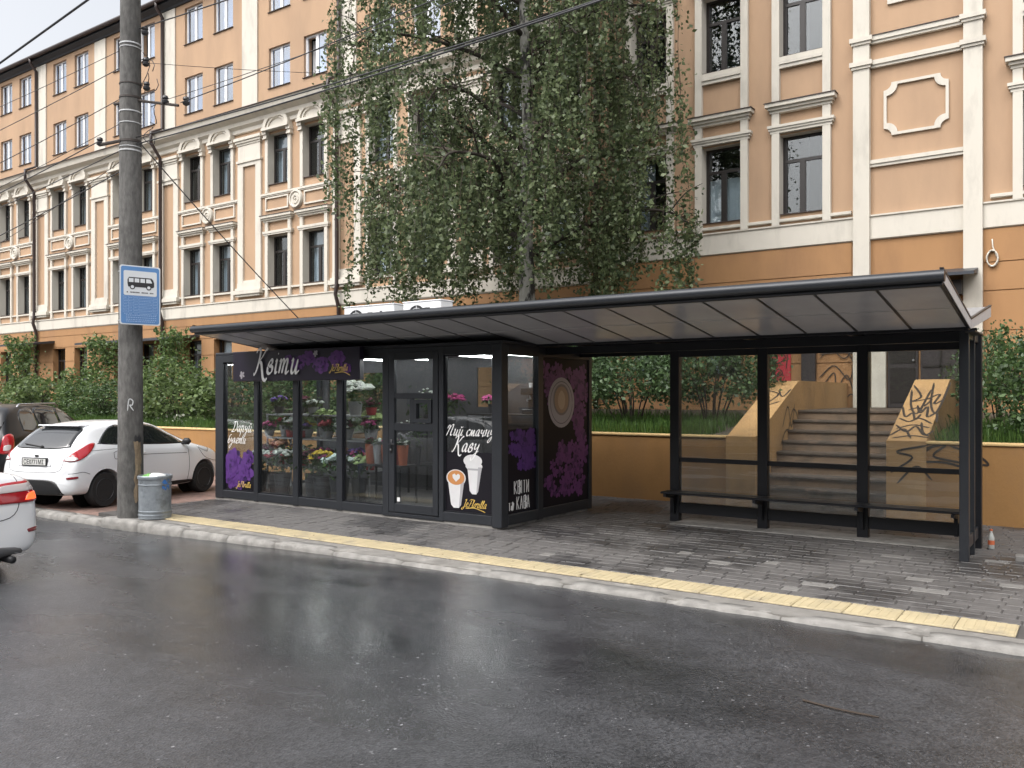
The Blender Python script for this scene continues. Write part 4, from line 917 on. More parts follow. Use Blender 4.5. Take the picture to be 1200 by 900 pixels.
q = MB(); q.bbox(-7.28,-6.72,10.8,11.15,1.455,1.53,.01); q.bbox(-7.28,-6.72,10.98,11.15,1.53,1.75,.01); q.bbox(-7.29,-6.71,10.78,11.16,1.75,1.86,.015); part('housing', q, 'counter_dark', cm)
q = MB(); [q.tube([(x,10.85,1.75),(x,10.85,1.67),(x,10.76,1.665)], .022, 8) for x in (-7.14,-6.88)]; part('brew_group', q, 'steel_grey', cm)
q = MB(); [q.lathe([(.03,0),(.036,.07),(.03,.07)], 10, (x,10.95,1.862)) for x in (-7.2,-7.1,-7.0,-6.9,-6.8)]; part('cups', q, 'cup_white', cm)
# ---------------------------------------------------------------- long butterfly canopy
CX0, CX1 = -11.43, -1.10
can = thing('canopy', 'long dark butterfly canopy with grey soffit panels spanning kiosk and shelter', 'canopy', (-6.3, 9.9, 2.4))
q = MB(); q.add([(x,y,z) for x in (CX0,CX1) for y, z in ((7.97,2.765),(9.86,2.475),(11.78,2.79),(11.78,2.81),(9.86,2.50),(7.97,2.79))], [(0,1,4,5),(1,2,3,4),(6,7,10,11),(7,8,9,10),(0,6,7,1),(1,7,8,2),(5,11,10,4),(4,10,9,3),(0,5,11,6),(2,3,9,8)]); part('roof_sheet', q, 'canopy_top', can)
q = MB(); q.tube([(CX0-.02,7.975,2.745),(CX1+.02,7.975,2.745)], .052, 14); part('front_tube', q, 'anthracite', can, 'auto')
q = MB(); q.bbox(CX0,CX1,7.99,8.05,2.66,2.75,.006); part('front_beam', q, 'black_steel', can)
q = MB(); q.bbox(CX0,CX1,11.71,11.79,2.68,2.79,.006); part('rear_beam', q, 'black_steel', can)
q = MB(); q.bbox(CX0+.01,CX1-.01,9.80,9.93,2.405,2.47,.006); part('valley_gutter', q, 'black_steel', can)
npn = 19; pw = (CX1-CX0)/npn; La = math.hypot(9.82-8.05, .245); ang = math.atan2(-.245, 9.82-8.05); Lb = math.hypot(11.72-9.92,.235); an2 = math.atan2(.235, 11.72-9.92)
PF = MB().bbox(-pw/2+.012, pw/2-.012, 0, La/2-.022, -.006, .002, .002).mesh('soffit_panel','canopy_panel'); PB = MB().bbox(-pw/2+.012, pw/2-.012, 0, Lb/2-.022, -.006, .002, .002).mesh('soffit_panel','canopy_panel')
for i in range(npn):
    x = CX0+pw*(i+.5)
    for j in (0,1):
        put('soffit_panel', PF, can, (x, 8.055+j*math.cos(ang)*La/2, 2.682+j*math.sin(ang)*La/2), (ang,0,0))
        put('soffit_panel', PB, can, (x, 9.925+j*math.cos(an2)*Lb/2, 2.432+j*math.sin(an2)*Lb/2), (an2,0,0))
q = MB()
for i in range(npn+1):
    x = CX0+pw*i; x = min(CX1-.02, max(CX0+.02, x))
    q.add([(x+s,y,z) for s in (-.014,.014) for y, z in ((8.03,2.677),(9.84,2.424),(9.84,2.475),(8.03,2.755))], [(0,1,2,3),(4,5,6,7),(0,1,5,4),(2,3,7,6),(0,3,7,4),(1,2,6,5)])
    q.add([(x+s,y,z) for s in (-.014,.014) for y, z in ((9.9,2.424),(11.74,2.667),(11.74,2.765),(9.9,2.472))], [(0,1,2,3),(4,5,6,7),(0,1,5,4),(2,3,7,6),(0,3,7,4),(1,2,6,5)])
part('rafters', q, 'black_steel', can)
mat('end_plate', (.62,.63,.65), .4, metal=.1, var=.06)
for x, sgn in ((CX1,1),(CX0,-1)):
    q = MB(); q.prism([(7.99,2.70),(9.86,2.42),(9.86,2.515),(7.99,2.80)], x, x+sgn*.006, 'x'); q.prism([(9.88,2.42),(11.80,2.69),(11.80,2.82),(9.88,2.515)], x, x+sgn*.006, 'x'); part('end_plate', q, 'end_plate', can)
    q = MB(); q.prism([(9.80,2.385),(10.5,2.385),(10.5,2.40),(9.80,2.40)], x-.05*sgn, x+sgn*.05, 'x'); q.prism([(7.97,2.80),(9.86,2.515),(9.88,2.53),(7.97,2.815)], x-.02*sgn, x+sgn*.012, 'x'); q.prism([(9.88,2.515),(11.82,2.82),(11.82,2.835),(9.88,2.53)], x-.02*sgn, x+sgn*.012, 'x'); part('end_trim', q, 'black_steel', can)
# rooftop condensers
mat('ac_white', (.68,.69,.70), .45, var=.05)
def condenser(label, x0, x1, y, z0, z1, flip):
    t = thing('air_conditioner', label, 'air conditioner', ((x0+x1)/2, y, z0), 'condensers on the canopy roof')
    q = MB(); q.bbox(x0,x1,y,y+.32,z0+.06,z1,.015); b = part('casing', q, 'ac_white', t)
    q = MB(); q.bbox(x0-.01,x1+.01,y-.008,y+.33,z1-.0,z1+.02,.008); part('lid', q, 'ac_white', t)
    cx = x0+.30; r = .215; zc = (z0+z1)/2+.02
    q = MB(); q.lathe([(r,0),(r,-.012),(r-.02,-.012),(r-.02,0)], 28, (cx,y,zc), 'y'); part('fan_ring', q, 'ac_white', t)
    q = MB(); q.lathe([(r-.022,0),(r-.022,-.003),(0,-.003)], 28, (cx,y,zc), 'y'); part('fan_opening', q, 'counter_dark', t)
    q = MB(); [q.lathe([(rr_,-.008),(rr_,-.014),(rr_-.006,-.014),(rr_-.006,-.008)], 24, (cx,y,zc), 'y') for rr_ in (.05,.1,.15)]; [q.box(cx-.004+.0*k,cx+.004,y-.012,y-.008,zc-r,zc+r) for k in (0,)]; q.box(cx-r,cx+r,y-.0125,y-.0085,zc-.004,zc+.004); part('fan_grille', q, 'ac_white', t)
    q = MB(); q.box(x0+.08,x0+.14,y+.02,y+.30,z0-.22,z0+.06); q.box(x1-.14,x1-.08,y+.02,y+.30,z0-.22,z0+.06); part('feet', q, 'steel_grey', t)
    return b
b = condenser('left white rooftop condenser with a dark fan opening above the kiosk', -10.78, -9.62, 10.5, 2.72, 3.25, 0)
q = MB(); q.box(-9.92,-9.88,10.484,10.4985,3.10,3.15); q.box(-10.2,-10.1,10.484,10.4985,3.12,3.14); part('badge', q, 'counter_dark', b)
b = condenser('right white rooftop condenser with a grille above the kiosk door', -9.42, -8.62, 10.5, 2.72, 3.25, 1)
q = MB(); q.box(-8.98,-8.84,10.484,10.4985,3.12,3.15); part('badge', q, 'counter_dark', b)
# ---------------------------------------------------------------- bus shelter
sh = thing('bus_shelter', 'black framed glass bus shelter with a slat bench under the canopy', 'bus shelter', (-3, 10.9, 0))
SY = 11.0
PX = (-4.84, -3.615, -2.385, -1.175)
for x in PX:
    q = MB(); q.bbox(x-.065, x+.065, SY-.05, SY+.06, 0, 2.56 if x < -1.3 else 2.45, .005); part('post', q, 'black_steel', sh)
for a, b, nm, d in ((.12,.265,'bottom_rail',.04),(.825,.885,'middle_rail',.025),(2.265,2.385,'top_rail',.04)):
    for i in range(3): q = MB(); q.bbox(PX[i]+.066, PX[i+1]-.066, SY-d+.005, SY+d, a, b, .004); part(nm, q, 'black_steel', sh)
for i in range(3):
    for a, b in ((.265,.825),(.885,2.265)):
        q = MB(); q.box(PX[i]+.067, PX[i+1]-.067, SY-.004, SY+.004, a, b); part('pane', q, 'clear_glass', sh)
q = MB(); q.bbox(KX1+.003, CX1-.05, SY-.09, SY-.052, 2.42, 2.50, .004); part('header_beam', q, 'black_steel', sh)
q = MB(); q.bbox(KX1+.003, PX[0]-.07, SY-.03, SY+.03, 2.30, 2.38, .004); part('header_beam', q, 'black_steel', sh)
q = MB(); q.bbox(KX1+.003, CX1-.04, 10.02, 10.09, 2.30, 2.40, .004); part('header_beam', q, 'black_steel', sh)
for x in (-6.0,-4.84,-3.615,-2.385): q = MB(); q.box(x-.03,x+.03,9.84,SY-.09,2.43,2.47); part('cross_beam', q, 'black_steel', sh)
# side screen
xs_ = -1.175
for y0, y1 in ((10.0,10.09),(10.50,10.55)): q = MB(); q.bbox(xs_-.045, xs_+.045, y0, y1, 0, 2.42, .005); part('post', q, 'anthracite', sh)
for y0, y1 in ((10.09,10.50),(10.55,10.95)):
    for a, b in ((.12,.25),(2.33,2.43)): q = MB(); q.bbox(xs_-.035, xs_+.035, y0+.001, y1-.001, a, b, .004); part('side_rail', q, 'anthracite', sh)
    q = MB(); q.box(xs_-.004, xs_+.004, y0+.001, y1-.001, .25, 2.33); part('pane', q, 'clear_glass', sh)
# bench
q = MB()
for y in (10.50, 10.62, 10.74): pass
for i, y in enumerate((10.62,10.72,10.82)):
    q = MB(); q.bbox(-4.90, -1.26, y, y+.09, .41, .44, .008); part('bench_slat', q, 'black_steel', sh)
for x in (-4.84,-3.615,-2.385,-1.36):
    q = MB(); q.prism([(10.63,.37),(10.63,.405),(SY-.051,.405),(SY-.051,.12),(SY-.09,.12),(SY-.13,.33)], x-.02, x+.02, 'x'); part('bench_bracket', q, 'black_steel', sh)
q = MB(); q.bbox(-4.8,-1.3,SY-.3,SY+.35,-.05,.012,.01); tag(part('concrete_footing', q, 'concrete'), kind='structure')
# ---------------------------------------------------------------- concrete pole, bus stop sign, wires, litter bin
PXY = (-11.46, 6.97)
pole = thing('utility_pole', 'tall weathered concrete utility pole standing at the kerb', 'utility pole', (PXY[0], PXY[1], 0), local=True)
q = MB(); q.lathe([(.178,-.1),(.176,.3),(.162,2.5),(.15,5),(.137,7.5),(.125,9.6)], 28); part('shaft', q, 'pole_concrete', pole, 'auto')
mat('pole_scar', (.20,.15,.10), .95, var=.35, vscale=14, bump=.8, bscale=30); mat('rust_band', (.05,.04,.035), .6, var=.3, vscale=20); mat('tape', (.55,.56,.57), .5, var=.2, vscale=30)
def onpole(a, z, r=.0): rad = .177-.0055*z+r; return (rad*math.cos(a), rad*math.sin(a), z)
q = MB(); a0 = R(4); n = 7; rs = random.Random(4); rows_ = [.22+.085*i for i in range(11)]
for z in rows_:
    w0 = rs.uniform(.25,.4); w1 = rs.uniform(.25,.4)
    for k in range(n):
        a = a0-w0+(w0+w1)*k/(n-1); q.v.append(onpole(a, z+rs.uniform(-.02,.02), .012*math.sin(math.pi*k/(n-1))*rs.uniform(.5,1.4)+.001))
q.f = [(i*n+k, i*n+k+1, (i+1)*n+k+1, (i+1)*n+k) for i in range(10) for k in range(n-1)]
part('spalled_patch', q, 'pole_scar', pole, label='spalled patch of bare concrete near the foot')
q = MB(); q.add([onpole(a0-.3+.6*k/6, 1.16+.02*math.sin(k*2), .002) for k in range(7)]+[onpole(a0-.3+.6*k/6, 1.04-.05*(k%3), .003) for k in range(7)], [(k,k+1,k+8,k+7) for k in range(6)]); part('crack', q, 'counter_dark', pole)
for z, m_, t in ((6.75,'tape',.02),(6.7,'tape',.012),(5.98,'rust_band',.03),(6.18,'rust_band',.02),(5.78,'tape',.018),(5.62,'tape',.012),(5.35,'rust_band',.035),(5.22,'tape',.02),(5.28,'tape',.01),(3.5,'tape',.01),(2.8,'tape',.01)):
    rad = .177-.0055*z+.003; q = MB(); q.lathe([(rad,z),(rad+.006,z+.003),(rad+.006,z+t),(rad,z+t+.003)], 24); part('band', q, m_, pole)
q = MB(); ribbon(q, catmull([(-.02,1.52),(.0,1.68),(.05,1.66),(.04,1.6),(.01,1.6),(.06,1.52)],5), Vector(onpole(-TH-.05,0,.0))*1.0, (math.sin(TH+.05),math.cos(TH+.05),0), (0,0,1), .014, None, .008); part('chalk_mark', q, 'tape', pole)
# crossarm, insulators, fittings
q = MB(); d = Vector((.95,.25,0)).normalized(); q.tube([Vector((0,0,5.95))-d*.3, Vector((0,0,5.95))+d*.15, Vector((0,0,5.80))+d*.85], .02, 6); part('crossarm', q, 'rust_band', pole)
q = MB(); q.tube([(-.45,-.2,5.36),(.0,-.14,5.36)], .025, 6); part('bracket', q, 'rust_band', pole)
for x, y, z in ((.95,.25,5.84),(.6,.16,5.9),(.22,.1,6.5),(.24,.1,6.15),(-.45,-.2,5.4),(.2,.1,6.95)):
    q = MB(); q.lathe([(.018,-.06),(.045,-.04),(.05,-.01),(.03,.01),(.045,.03),(.035,.06),(.01,.07)], 12, (x,y,z)); part('insulator', q, 'counter_dark', pole, 'auto')
q = MB()
for (cx, cz, r, t0) in ((.18,6.35,.22,0),(.3,6.2,.16,2),(.35,5.75,.14,4),(.3,5.45,.12,1),(.0,6.4,.3,3)):
    q.tube([(cx+r*math.cos(t0+k*.5)*.8, .12+.05*math.sin(k), cz+r*math.sin(t0+k*.5)) for k in range(10)], .006, 5)
part('cable_loop', q, 'counter_dark', pole, True)
# overhead wires
def sag(a, b, s, n=24):
    a, b = Vector(a), Vector(b); return [tuple(a.lerp(b, k/n)-Vector((0,0,4*s*(k/n)*(1-k/n)))) for k in range(n+1)]
PXp, PYp = PXY
wires = [((PXp+.15,PYp,5.32),(26,5.0,8.6),1.25,.013,'overhead cable running right from the pole band, lowest of the row'),
 ((PXp+.9,PYp+.2,5.82),(26,2.5,8.4),1.1,.009,'overhead wire running right from the end of the crossarm'),
 ((PXp+.2,PYp,6.95),(26,6.4,9.0),1.2,.012,'overhead cable running right from the top of the pole'),
 ((PXp+.55,PYp+.15,5.9),(26,5.6,8.6),1.0,.006,'thin overhead wire running right from the middle of the crossarm'),
 ((PXp+.1,PYp,5.42),(26,5.2,8.7),1.35,.011,'overhead cable running right just above the lowest one'),
 ((PXp-.2,PYp,6.5),(-52,8.5,8.0),.9,.009,'overhead wire running left from the pole, topmost of the row'),
 ((PXp-.2,PYp,6.05),(-40,6,4.5),.6,.009,'overhead wire running left from the pole, second from the top'),
 ((PXp-.45,PYp-.2,5.42),(-45,6.5,4.6),.9,.011,'overhead wire running left from the small pole bracket'),
 ((PXp-.2,PYp,5.3),(-52,8.8,5.2),.8,.010,'overhead cable running left from the pole band, second lowest'),
 ((PXp-.2,PYp,5.0),(-52,10.5,4.3),.8,.012,'overhead cable running left from the pole, lowest of the row'),
 ((PXp+.15,PYp+.05,5.35),(-10.6,9.9,2.56),.05,.011,'cable dropping from the pole to the canopy roof'),
 ((PXp-.2,PYp,6.75),(-52,7.2,9.2),1.0,.007,'thin overhead wire running left from near the top of the pole'),
 ((PXp-.15,PYp,5.7),(-38,6.4,3.9),.5,.007,'thin overhead wire running left from below the crossarm'),
 ((PXp-.2,PYp,5.15),(-30,9.5,4.2),.35,.007,'thin overhead wire running left towards the building'),
 ((PXp+.2,PYp+.1,6.5),(-8,18.4,9.6),.3,.006,'thin wire from the upper insulator to the building'),
 ((-18,4.59,4.48),(6,3.87,6.76),.05,.016,'near dark cable crossing the sky at the upper left corner')]
for a, b, s_, r, lab in wires:
    q = MB(); q.tube(sag(a, b, s_, 40), r*.75, 6); tag(part('overhead_wire', q, 'counter_dark', None, True), lab, 'wire', 'overhead wires')
# sign board fixed to the pole
mat('sign_blue', (.12,.275,.56), .4, var=.04, vscale=9); mat('sign_white', (.74,.77,.80), .4); mat('sign_line', (.35,.50,.75), .4)
sg = thing('bus_stop_sign', 'blue and white bus stop timetable sign with a van pictogram on the concrete pole', 'sign', (-11.13, 6.93, 2.7))
A = Vector((-11.215, 6.66, 2.73)); U = Vector((.15,.52,0)).normalized(); V = Vector((0,0,1)); Nn = U.cross(V)
SW, SH = .545, .83
def plate(x0, x1, y0, y1, off, th, name, m_, parent, rad=.03):
    P = []
    for cx, cy, a in ((x1-rad,y1-rad,0),(x0+rad,y1-rad,90),(x0+rad,y0+rad,180),(x1-rad,y0+rad,270)):
        for k in range(5): t = R(a+22.5*k); P.append((cx+rad*math.cos(t), cy+rad*math.sin(t)))
    n = len(P); q = MB(); q.add([tuple(A+U*x+V*y+Nn*off) for x, y in P]+[tuple(A+U*x+V*y+Nn*(off-th)) for x, y in P], [tuple(range(n)), tuple(range(n,2*n))]+[(i,(i+1)%n,n+(i+1)%n,n+i) for i in range(n)])
    return part(name, q, m_, parent)
pb = plate(0, SW, 0, SH, .0, .004, 'backing_plate', 'sign_white', sg)
plate(.016, SW-.016, .016, SH-.016, .0028, .002, 'blue_panel', 'sign_blue', sg)
wp = plate(.05, SW-.05, .41, SH-.075, .0056, .002, 'white_panel', 'sign_white', sg, .02)
def flat(pts, off, q): q.add([tuple(A+U*x+V*y+Nn*off) for x, y in pts], [tuple(range(len(pts)))])
q = MB(); flat([(.10,.575),(.10,.63),(.12,.665),(.42,.665),(.445,.64),(.458,.60),(.458,.545),(.44,.53),(.11,.53)], .0080, q)
def circ(cx, cy, r): return [(cx+r*math.cos(6.283*k/20), cy+r*math.sin(6.283*k/20)) for k in range(20)]
flat(circ(.165,.53,.036), .0084, q); flat(circ(.385,.53,.036), .0084, q); part('van_pictogram', q, 'counter_dark', wp)
for x in (.118,.195,.272): q = MB(); flat([(x,.595),(x,.65),(x+.062,.65),(x+.062,.595)], .0089, q); part('van_window', q, 'sign_white', wp)
q = MB(); flat([(.35,.595),(.35,.65),(.405,.65),(.43,.60),(.425,.595)], .0089, q)
part('van_window', q, 'sign_white', wp)
for x in (.165,.385): q = MB(); flat(circ(x,.53,.022), .0089, q); part('van_hub', q, 'sign_white', wp)
q = MB(); x = .09; rl = random.Random(2)
while x < .45:
    w = rl.uniform(.008,.016); flat([(x,.445),(x+w,.445),(x+w,.462),(x,.462)], .0086, q); x += w+(.006 if rl.random() < .88 else .03)
part('caption_print', q, 'counter_dark', wp)
q = MB()
for y in [.395-.045*i for i in range(6)]: flat([(.04,y),(SW-.04,y),(SW-.04,y+.004),(.04,y+.004)], .0086, q)
for x in (.04,.11,.18,.25,.44,SW-.044): flat([(x,.17),(x+.004,.17),(x+.004,.40),(x,.40)], .0092, q)
for i in range(6):
    for (xa, xb) in ((.055,.10),(.12,.17),(.19,.24),(.26,.43),(.45,.50)):
        x = xa
        while x < xb-.01: w = rl.uniform(.006,.014); flat([(x,.365-.045*i+.006),(x+w,.365-.045*i+.006),(x+w,.365-.045*i+.017),(x,.365-.045*i+.017)], .0089, q); x += w+.006
for y in (.125,.095,.065,.04):
    x = .08
    while x < .47: w = rl.uniform(.01,.03); flat([(x,y),(x+w,y),(x+w,y+.012),(x,y+.012)], .0089, q); x += w+.008
part('timetable_print', q, 'sign_line', sg)
for z in (.12,.7):
    q = MB(); q.tube([tuple(A+U*.05+V*z-Nn*.016), tuple(A+U*SW*.9+V*z-Nn*.016)], .011, 6); q.tube([tuple(A+U*.3+V*z-Nn*.016), (PXY[0]+.1, PXY[1]-.0, 2.73+z)], .011, 6); part('bracket', q, 'rust_band', sg)
# galvanised bin
mat('galvanised', (.30,.33,.36), .5, metal=.55, var=.22, vscale=9, bump=.1, stain=(.20,.22,.24), stscale=6)
mat('blue_paint', (.05,.18,.5), .5); mat('bag_white', (.72,.72,.70), .5); mat('bag_green', (.18,.42,.12), .5)
bn = thing('litter_bin', 'dented galvanised litter bin with a blue smear beside the concrete pole', 'litter bin', (-11.03, 7.08, 0), local=True)
q = MB(); q.lathe([(.205,.0),(.215,.01),(.215,.045),(.222,.05),(.222,.065),(.214,.07),(.217,.10),(.222,.105),(.222,.115),(.215,.12),(.218,.47),(.225,.475),(.225,.49),(.218,.495),(.22,.56),(.232,.565),(.234,.60),(.225,.61),(.215,.60),(.21,.45),(.0,.44)], 36)
q.v = [(x*(1+.02*math.sin(3*math.atan2(y,x)+z*4)), y*(1+.015*math.sin(2*math.atan2(y,x)+z*7)), z) for x, y, z in q.v]; part('body', q, 'galvanised', bn, 'auto')
q = MB(); n = 6
for i in range(6):
    for k in range(n): a = -TH+.45+.1*k+.03*math.sin(i*3); z = .42+.025*i; q.v.append((.2235*math.cos(a)*(1.01), .2235*math.sin(a)*1.01, z+.02*math.sin(k*2+i)))
q.f = [(i*n+k,i*n+k+1,(i+1)*n+k+1,(i+1)*n+k) for i in range(5) for k in range(n-1) if (i+k)%4 != 3]; part('paint_smear', q, 'blue_paint', bn)
def crumple(c, r, seed, sc):
    q = MB(); bm = bmesh.new(); bmesh.ops.create_icosphere(bm, subdivisions=2, radius=r); rg = random.Random(seed)
    q.add([(c[0]+v.co.x*sc[0]*rg.uniform(.8,1.2), c[1]+v.co.y*sc[1]*rg.uniform(.8,1.2), c[2]+v.co.z*sc[2]*rg.uniform(.7,1.3)) for v in bm.verts], [tuple(x.index for x in f.verts) for f in bm.faces]); bm.free(); return q
o = part('carrier_bag', crumple((-11.0,7.1,.585), .1, 1, (1.3,1.2,.55)), 'bag_white'); tag(o, 'crumpled white bag poking out of the litter bin', 'bag')
o = part('green_wrapper', crumple((-11.12,7.03,.59), .07, 3, (1.3,1,.5)), 'bag_green'); tag(o, 'green wrapper poking out of the litter bin', 'wrapper')
# ---------------------------------------------------------------- cars
mat('paint_white', (.80,.815,.84), .3, coat=.8); mat('paint_black', (.009,.0095,.012), .3, coat=.35); mat('paint_silver', (.45,.48,.52), .3, metal=.6, coat=.6)
mat('trim_black', (.014,.014,.015), .5); mat('tyre', (.016,.016,.017), .8, var=.2, vscale=40); mat('rim_dark', (.075,.077,.082), .35, metal=.6); mat('rim_silver', (.4,.41,.43), .3, metal=.8)
mat('lamp_red', (.42,.012,.02), .12, coat=1, spec=.7); mat('lamp_clear', (.62,.56,.56), .08, coat=1, spec=.8); mat('lamp_lit', (.6,.03,.02), .15, coat=1, emit=(1,.12,.03), es=1.1); mat('reflector', (.2,.01,.02), .2, coat=1)
mat('plate_white', (.68,.68,.66), .4); mat('seam', (.05,.05,.055), .6); mat('chrome', (.7,.7,.72), .12, metal=1); mat('headlamp', (.6,.62,.65), .05, coat=1, spec=.9); mat('wheel_well', (.008,.008,.008), .9)
def car_shell(st, name):
    """lofted half-section rings -> closed smooth shell (evaluated mesh)"""
    q = MB(); K = 0
    for (x, z0, zb, zt, w, wr) in st:
        zm = z0+(zb-z0)*.45
        h = [(0,z0),(w*.62,z0),(w-.07,z0+.02),(w-.015,z0+.12),(w,zm),(w-.015,zb-.07),(w-.045,zb),(wr+.05,zb+(zt-zb)*.62),(wr-.01,zt-.045 if zt-zb > .1 else zt-.015),(wr-.14,zt-.012),(wr*.45,zt),(0,zt+.003)]
        ring = [(x,-y,z) for y, z in h]+[(x,y,z) for y, z in h[-2:0:-1]]; K = len(ring); q.v += ring
    n = len(st)
    for i in range(n-1):
        for k in range(K): a = i*K+k; b = i*K+(k+1)%K; q.f.append((a,b,b+K,a+K))
    H = len(h)
    for base, in ((0,),((n-1)*K,)):
        for k in range(H-1):
            l0, l1 = base+k, base+k+1; r0 = base+(K-k)%K; r1 = base+(K-k-1)%K
            f = [l0, l1, r1, r0]; f = list(dict.fromkeys(f))
            if len(f) >= 3: q.f.append(tuple(f))
    return q
def evaluated(q, mods):
    me = q.mesh('tmp'); o = bpy.data.objects.new('tmp', me); COL.objects.link(o)
    cutters = []
    for m_ in mods:
        if m_[0] == 'SUB': d = o.modifiers.new('s', 'SUBSURF'); d.levels = m_[1]; d.render_levels = m_[1]
        else:
            c = bpy.data.objects.new('cut', m_[1].mesh('cut')); COL.objects.link(c); cutters.append(c)
            d = o.modifiers.new('b', 'BOOLEAN'); d.object = c; d.operation = 'DIFFERENCE'; d.solver = 'EXACT'
    bpy.context.view_layer.update(); r = bpy.data.meshes.new_from_object(o.evaluated_get(bpy.context.evaluated_depsgraph_get()))
    for c in cutters: bpy.data.objects.remove(c)
    bpy.data.objects.remove(o); return r
class Proj:
    """drops 2D outlines on a car shell along a direction"""
    def __init__(s, me): s.b = BVHTree.FromPolygons([v.co for v in me.vertices], [tuple(p.vertices) for p in me.polygons])
    def hit(s, O, U, V, D, x, y, off):
        o = O+U*x+V*y-D*4; l, n, i, d = s.b.ray_cast(o, D)
        if l is None: l, n, i, d = s.b.find_nearest(o+D*4)
        if n.dot(D) > 0: n = -n
        return l+n*off
    def patch(s, pts, fr, off, rings=6, sub=4, skirt=.012, smooth=True):
        O, U, V, D = fr; P = []
        m_ = len(pts)
        P = [Vector(v) for v in (catmull(list(pts)+[pts[0]], sub)[:-1] if smooth else [tuple(Vector(pts[i]).lerp(Vector(pts[(i+1)%m_]), k/sub)) for i in range(m_) for k in range(sub)])]
        c = sum(P, Vector((0,0)))/len(P); q = MB(); n = len(P)
        if skirt: q.v += [tuple(s.hit(O,U,V,D,p.x,p.y,off-skirt)) for p in P]
        for r in range(rings):
            t = r/rings; q.v += [tuple(s.hit(O,U,V,D,*(p.lerp(c,t)),off)) for p in P]
        q.v.append(tuple(s.hit(O,U,V,D,c.x,c.y,off))); R_ = rings+(1 if skirt else 0)
        for r in range(R_-1): q.f += [(r*n+i, r*n+(i+1)%n, (r+1)*n+(i+1)%n, (r+1)*n+i) for i in range(n)]
        q.f += [((R_-1)*n+i, (R_-1)*n+(i+1)%n, R_*n) for i in range(n)]; return q
    def line(s, pts, fr, r, off=.0): O, U, V, D = fr; q = MB(); q.tube([s.hit(O,U,V,D,x,y,off) for x, y in catmull(pts, 6)], r, 5); return q
Z3 = Vector((0,0,1))
def FR(D, U): return (Vector((0,0,0)), Vector(U).normalized(), Z3, Vector(D).normalized())
SIDE = {-1: FR((0,1,0),(1,0,0)), 1: FR((0,-1,0),(1,0,0))}; REAR = FR((1,0,0),(0,1,0)); FRONT = FR((-1,0,0),(0,1,0))
CORN = {-1: FR((1,1,0),(1,-1,0)), 1: FR((1,-1,0),(1,1,0))}
def wheel(parent, x, y, r, w, rim, spokes):
    s = 1 if y > 0 else -1
    q = MB(); q.lathe([(r*.62,-w/2+.01),(r*.92,-w/2),(r,-w/2+.035),(r,w/2-.035),(r*.92,w/2),(r*.62,w/2-.01)], 36, (x,y,r), 'y'); t = part('tyre', q, 'tyre', parent, 'auto')
    q = MB(); q.lathe([(r*.65,s*(w/2-.012)),(r*.62,s*(w/2-.005)),(r*.58,s*(w/2-.03)),(r*.56,s*(w/2-.08)),(r*.1,s*(w/2-.07))], 32, (x,y,r), 'y')
    for k in range(spokes):
        a = 2*math.pi*k/spokes; ca, sa = math.cos(a), math.sin(a); yy = y+s*(w/2-.02); pts = []
        for rr_, hw in ((.05*1,.03),(r*.6,.022)):
            for t2 in (-hw, hw): pts.append((x+rr_*ca-t2*sa, yy, r+rr_*sa+t2*ca)); pts.append((x+rr_*ca-t2*sa, yy-s*.05, r+rr_*sa+t2*ca))
        q.add(pts, [(0,2,6,4),(1,3,7,5),(0,1,5,4),(2,3,7,6),(4,5,7,6)])
    q.lathe([(.055,s*(w/2-.03)),(.05,s*(w/2-.012)),(.0,s*(w/2-.01))], 16, (x,y,r), 'y'); part('rim', q, rim, t)
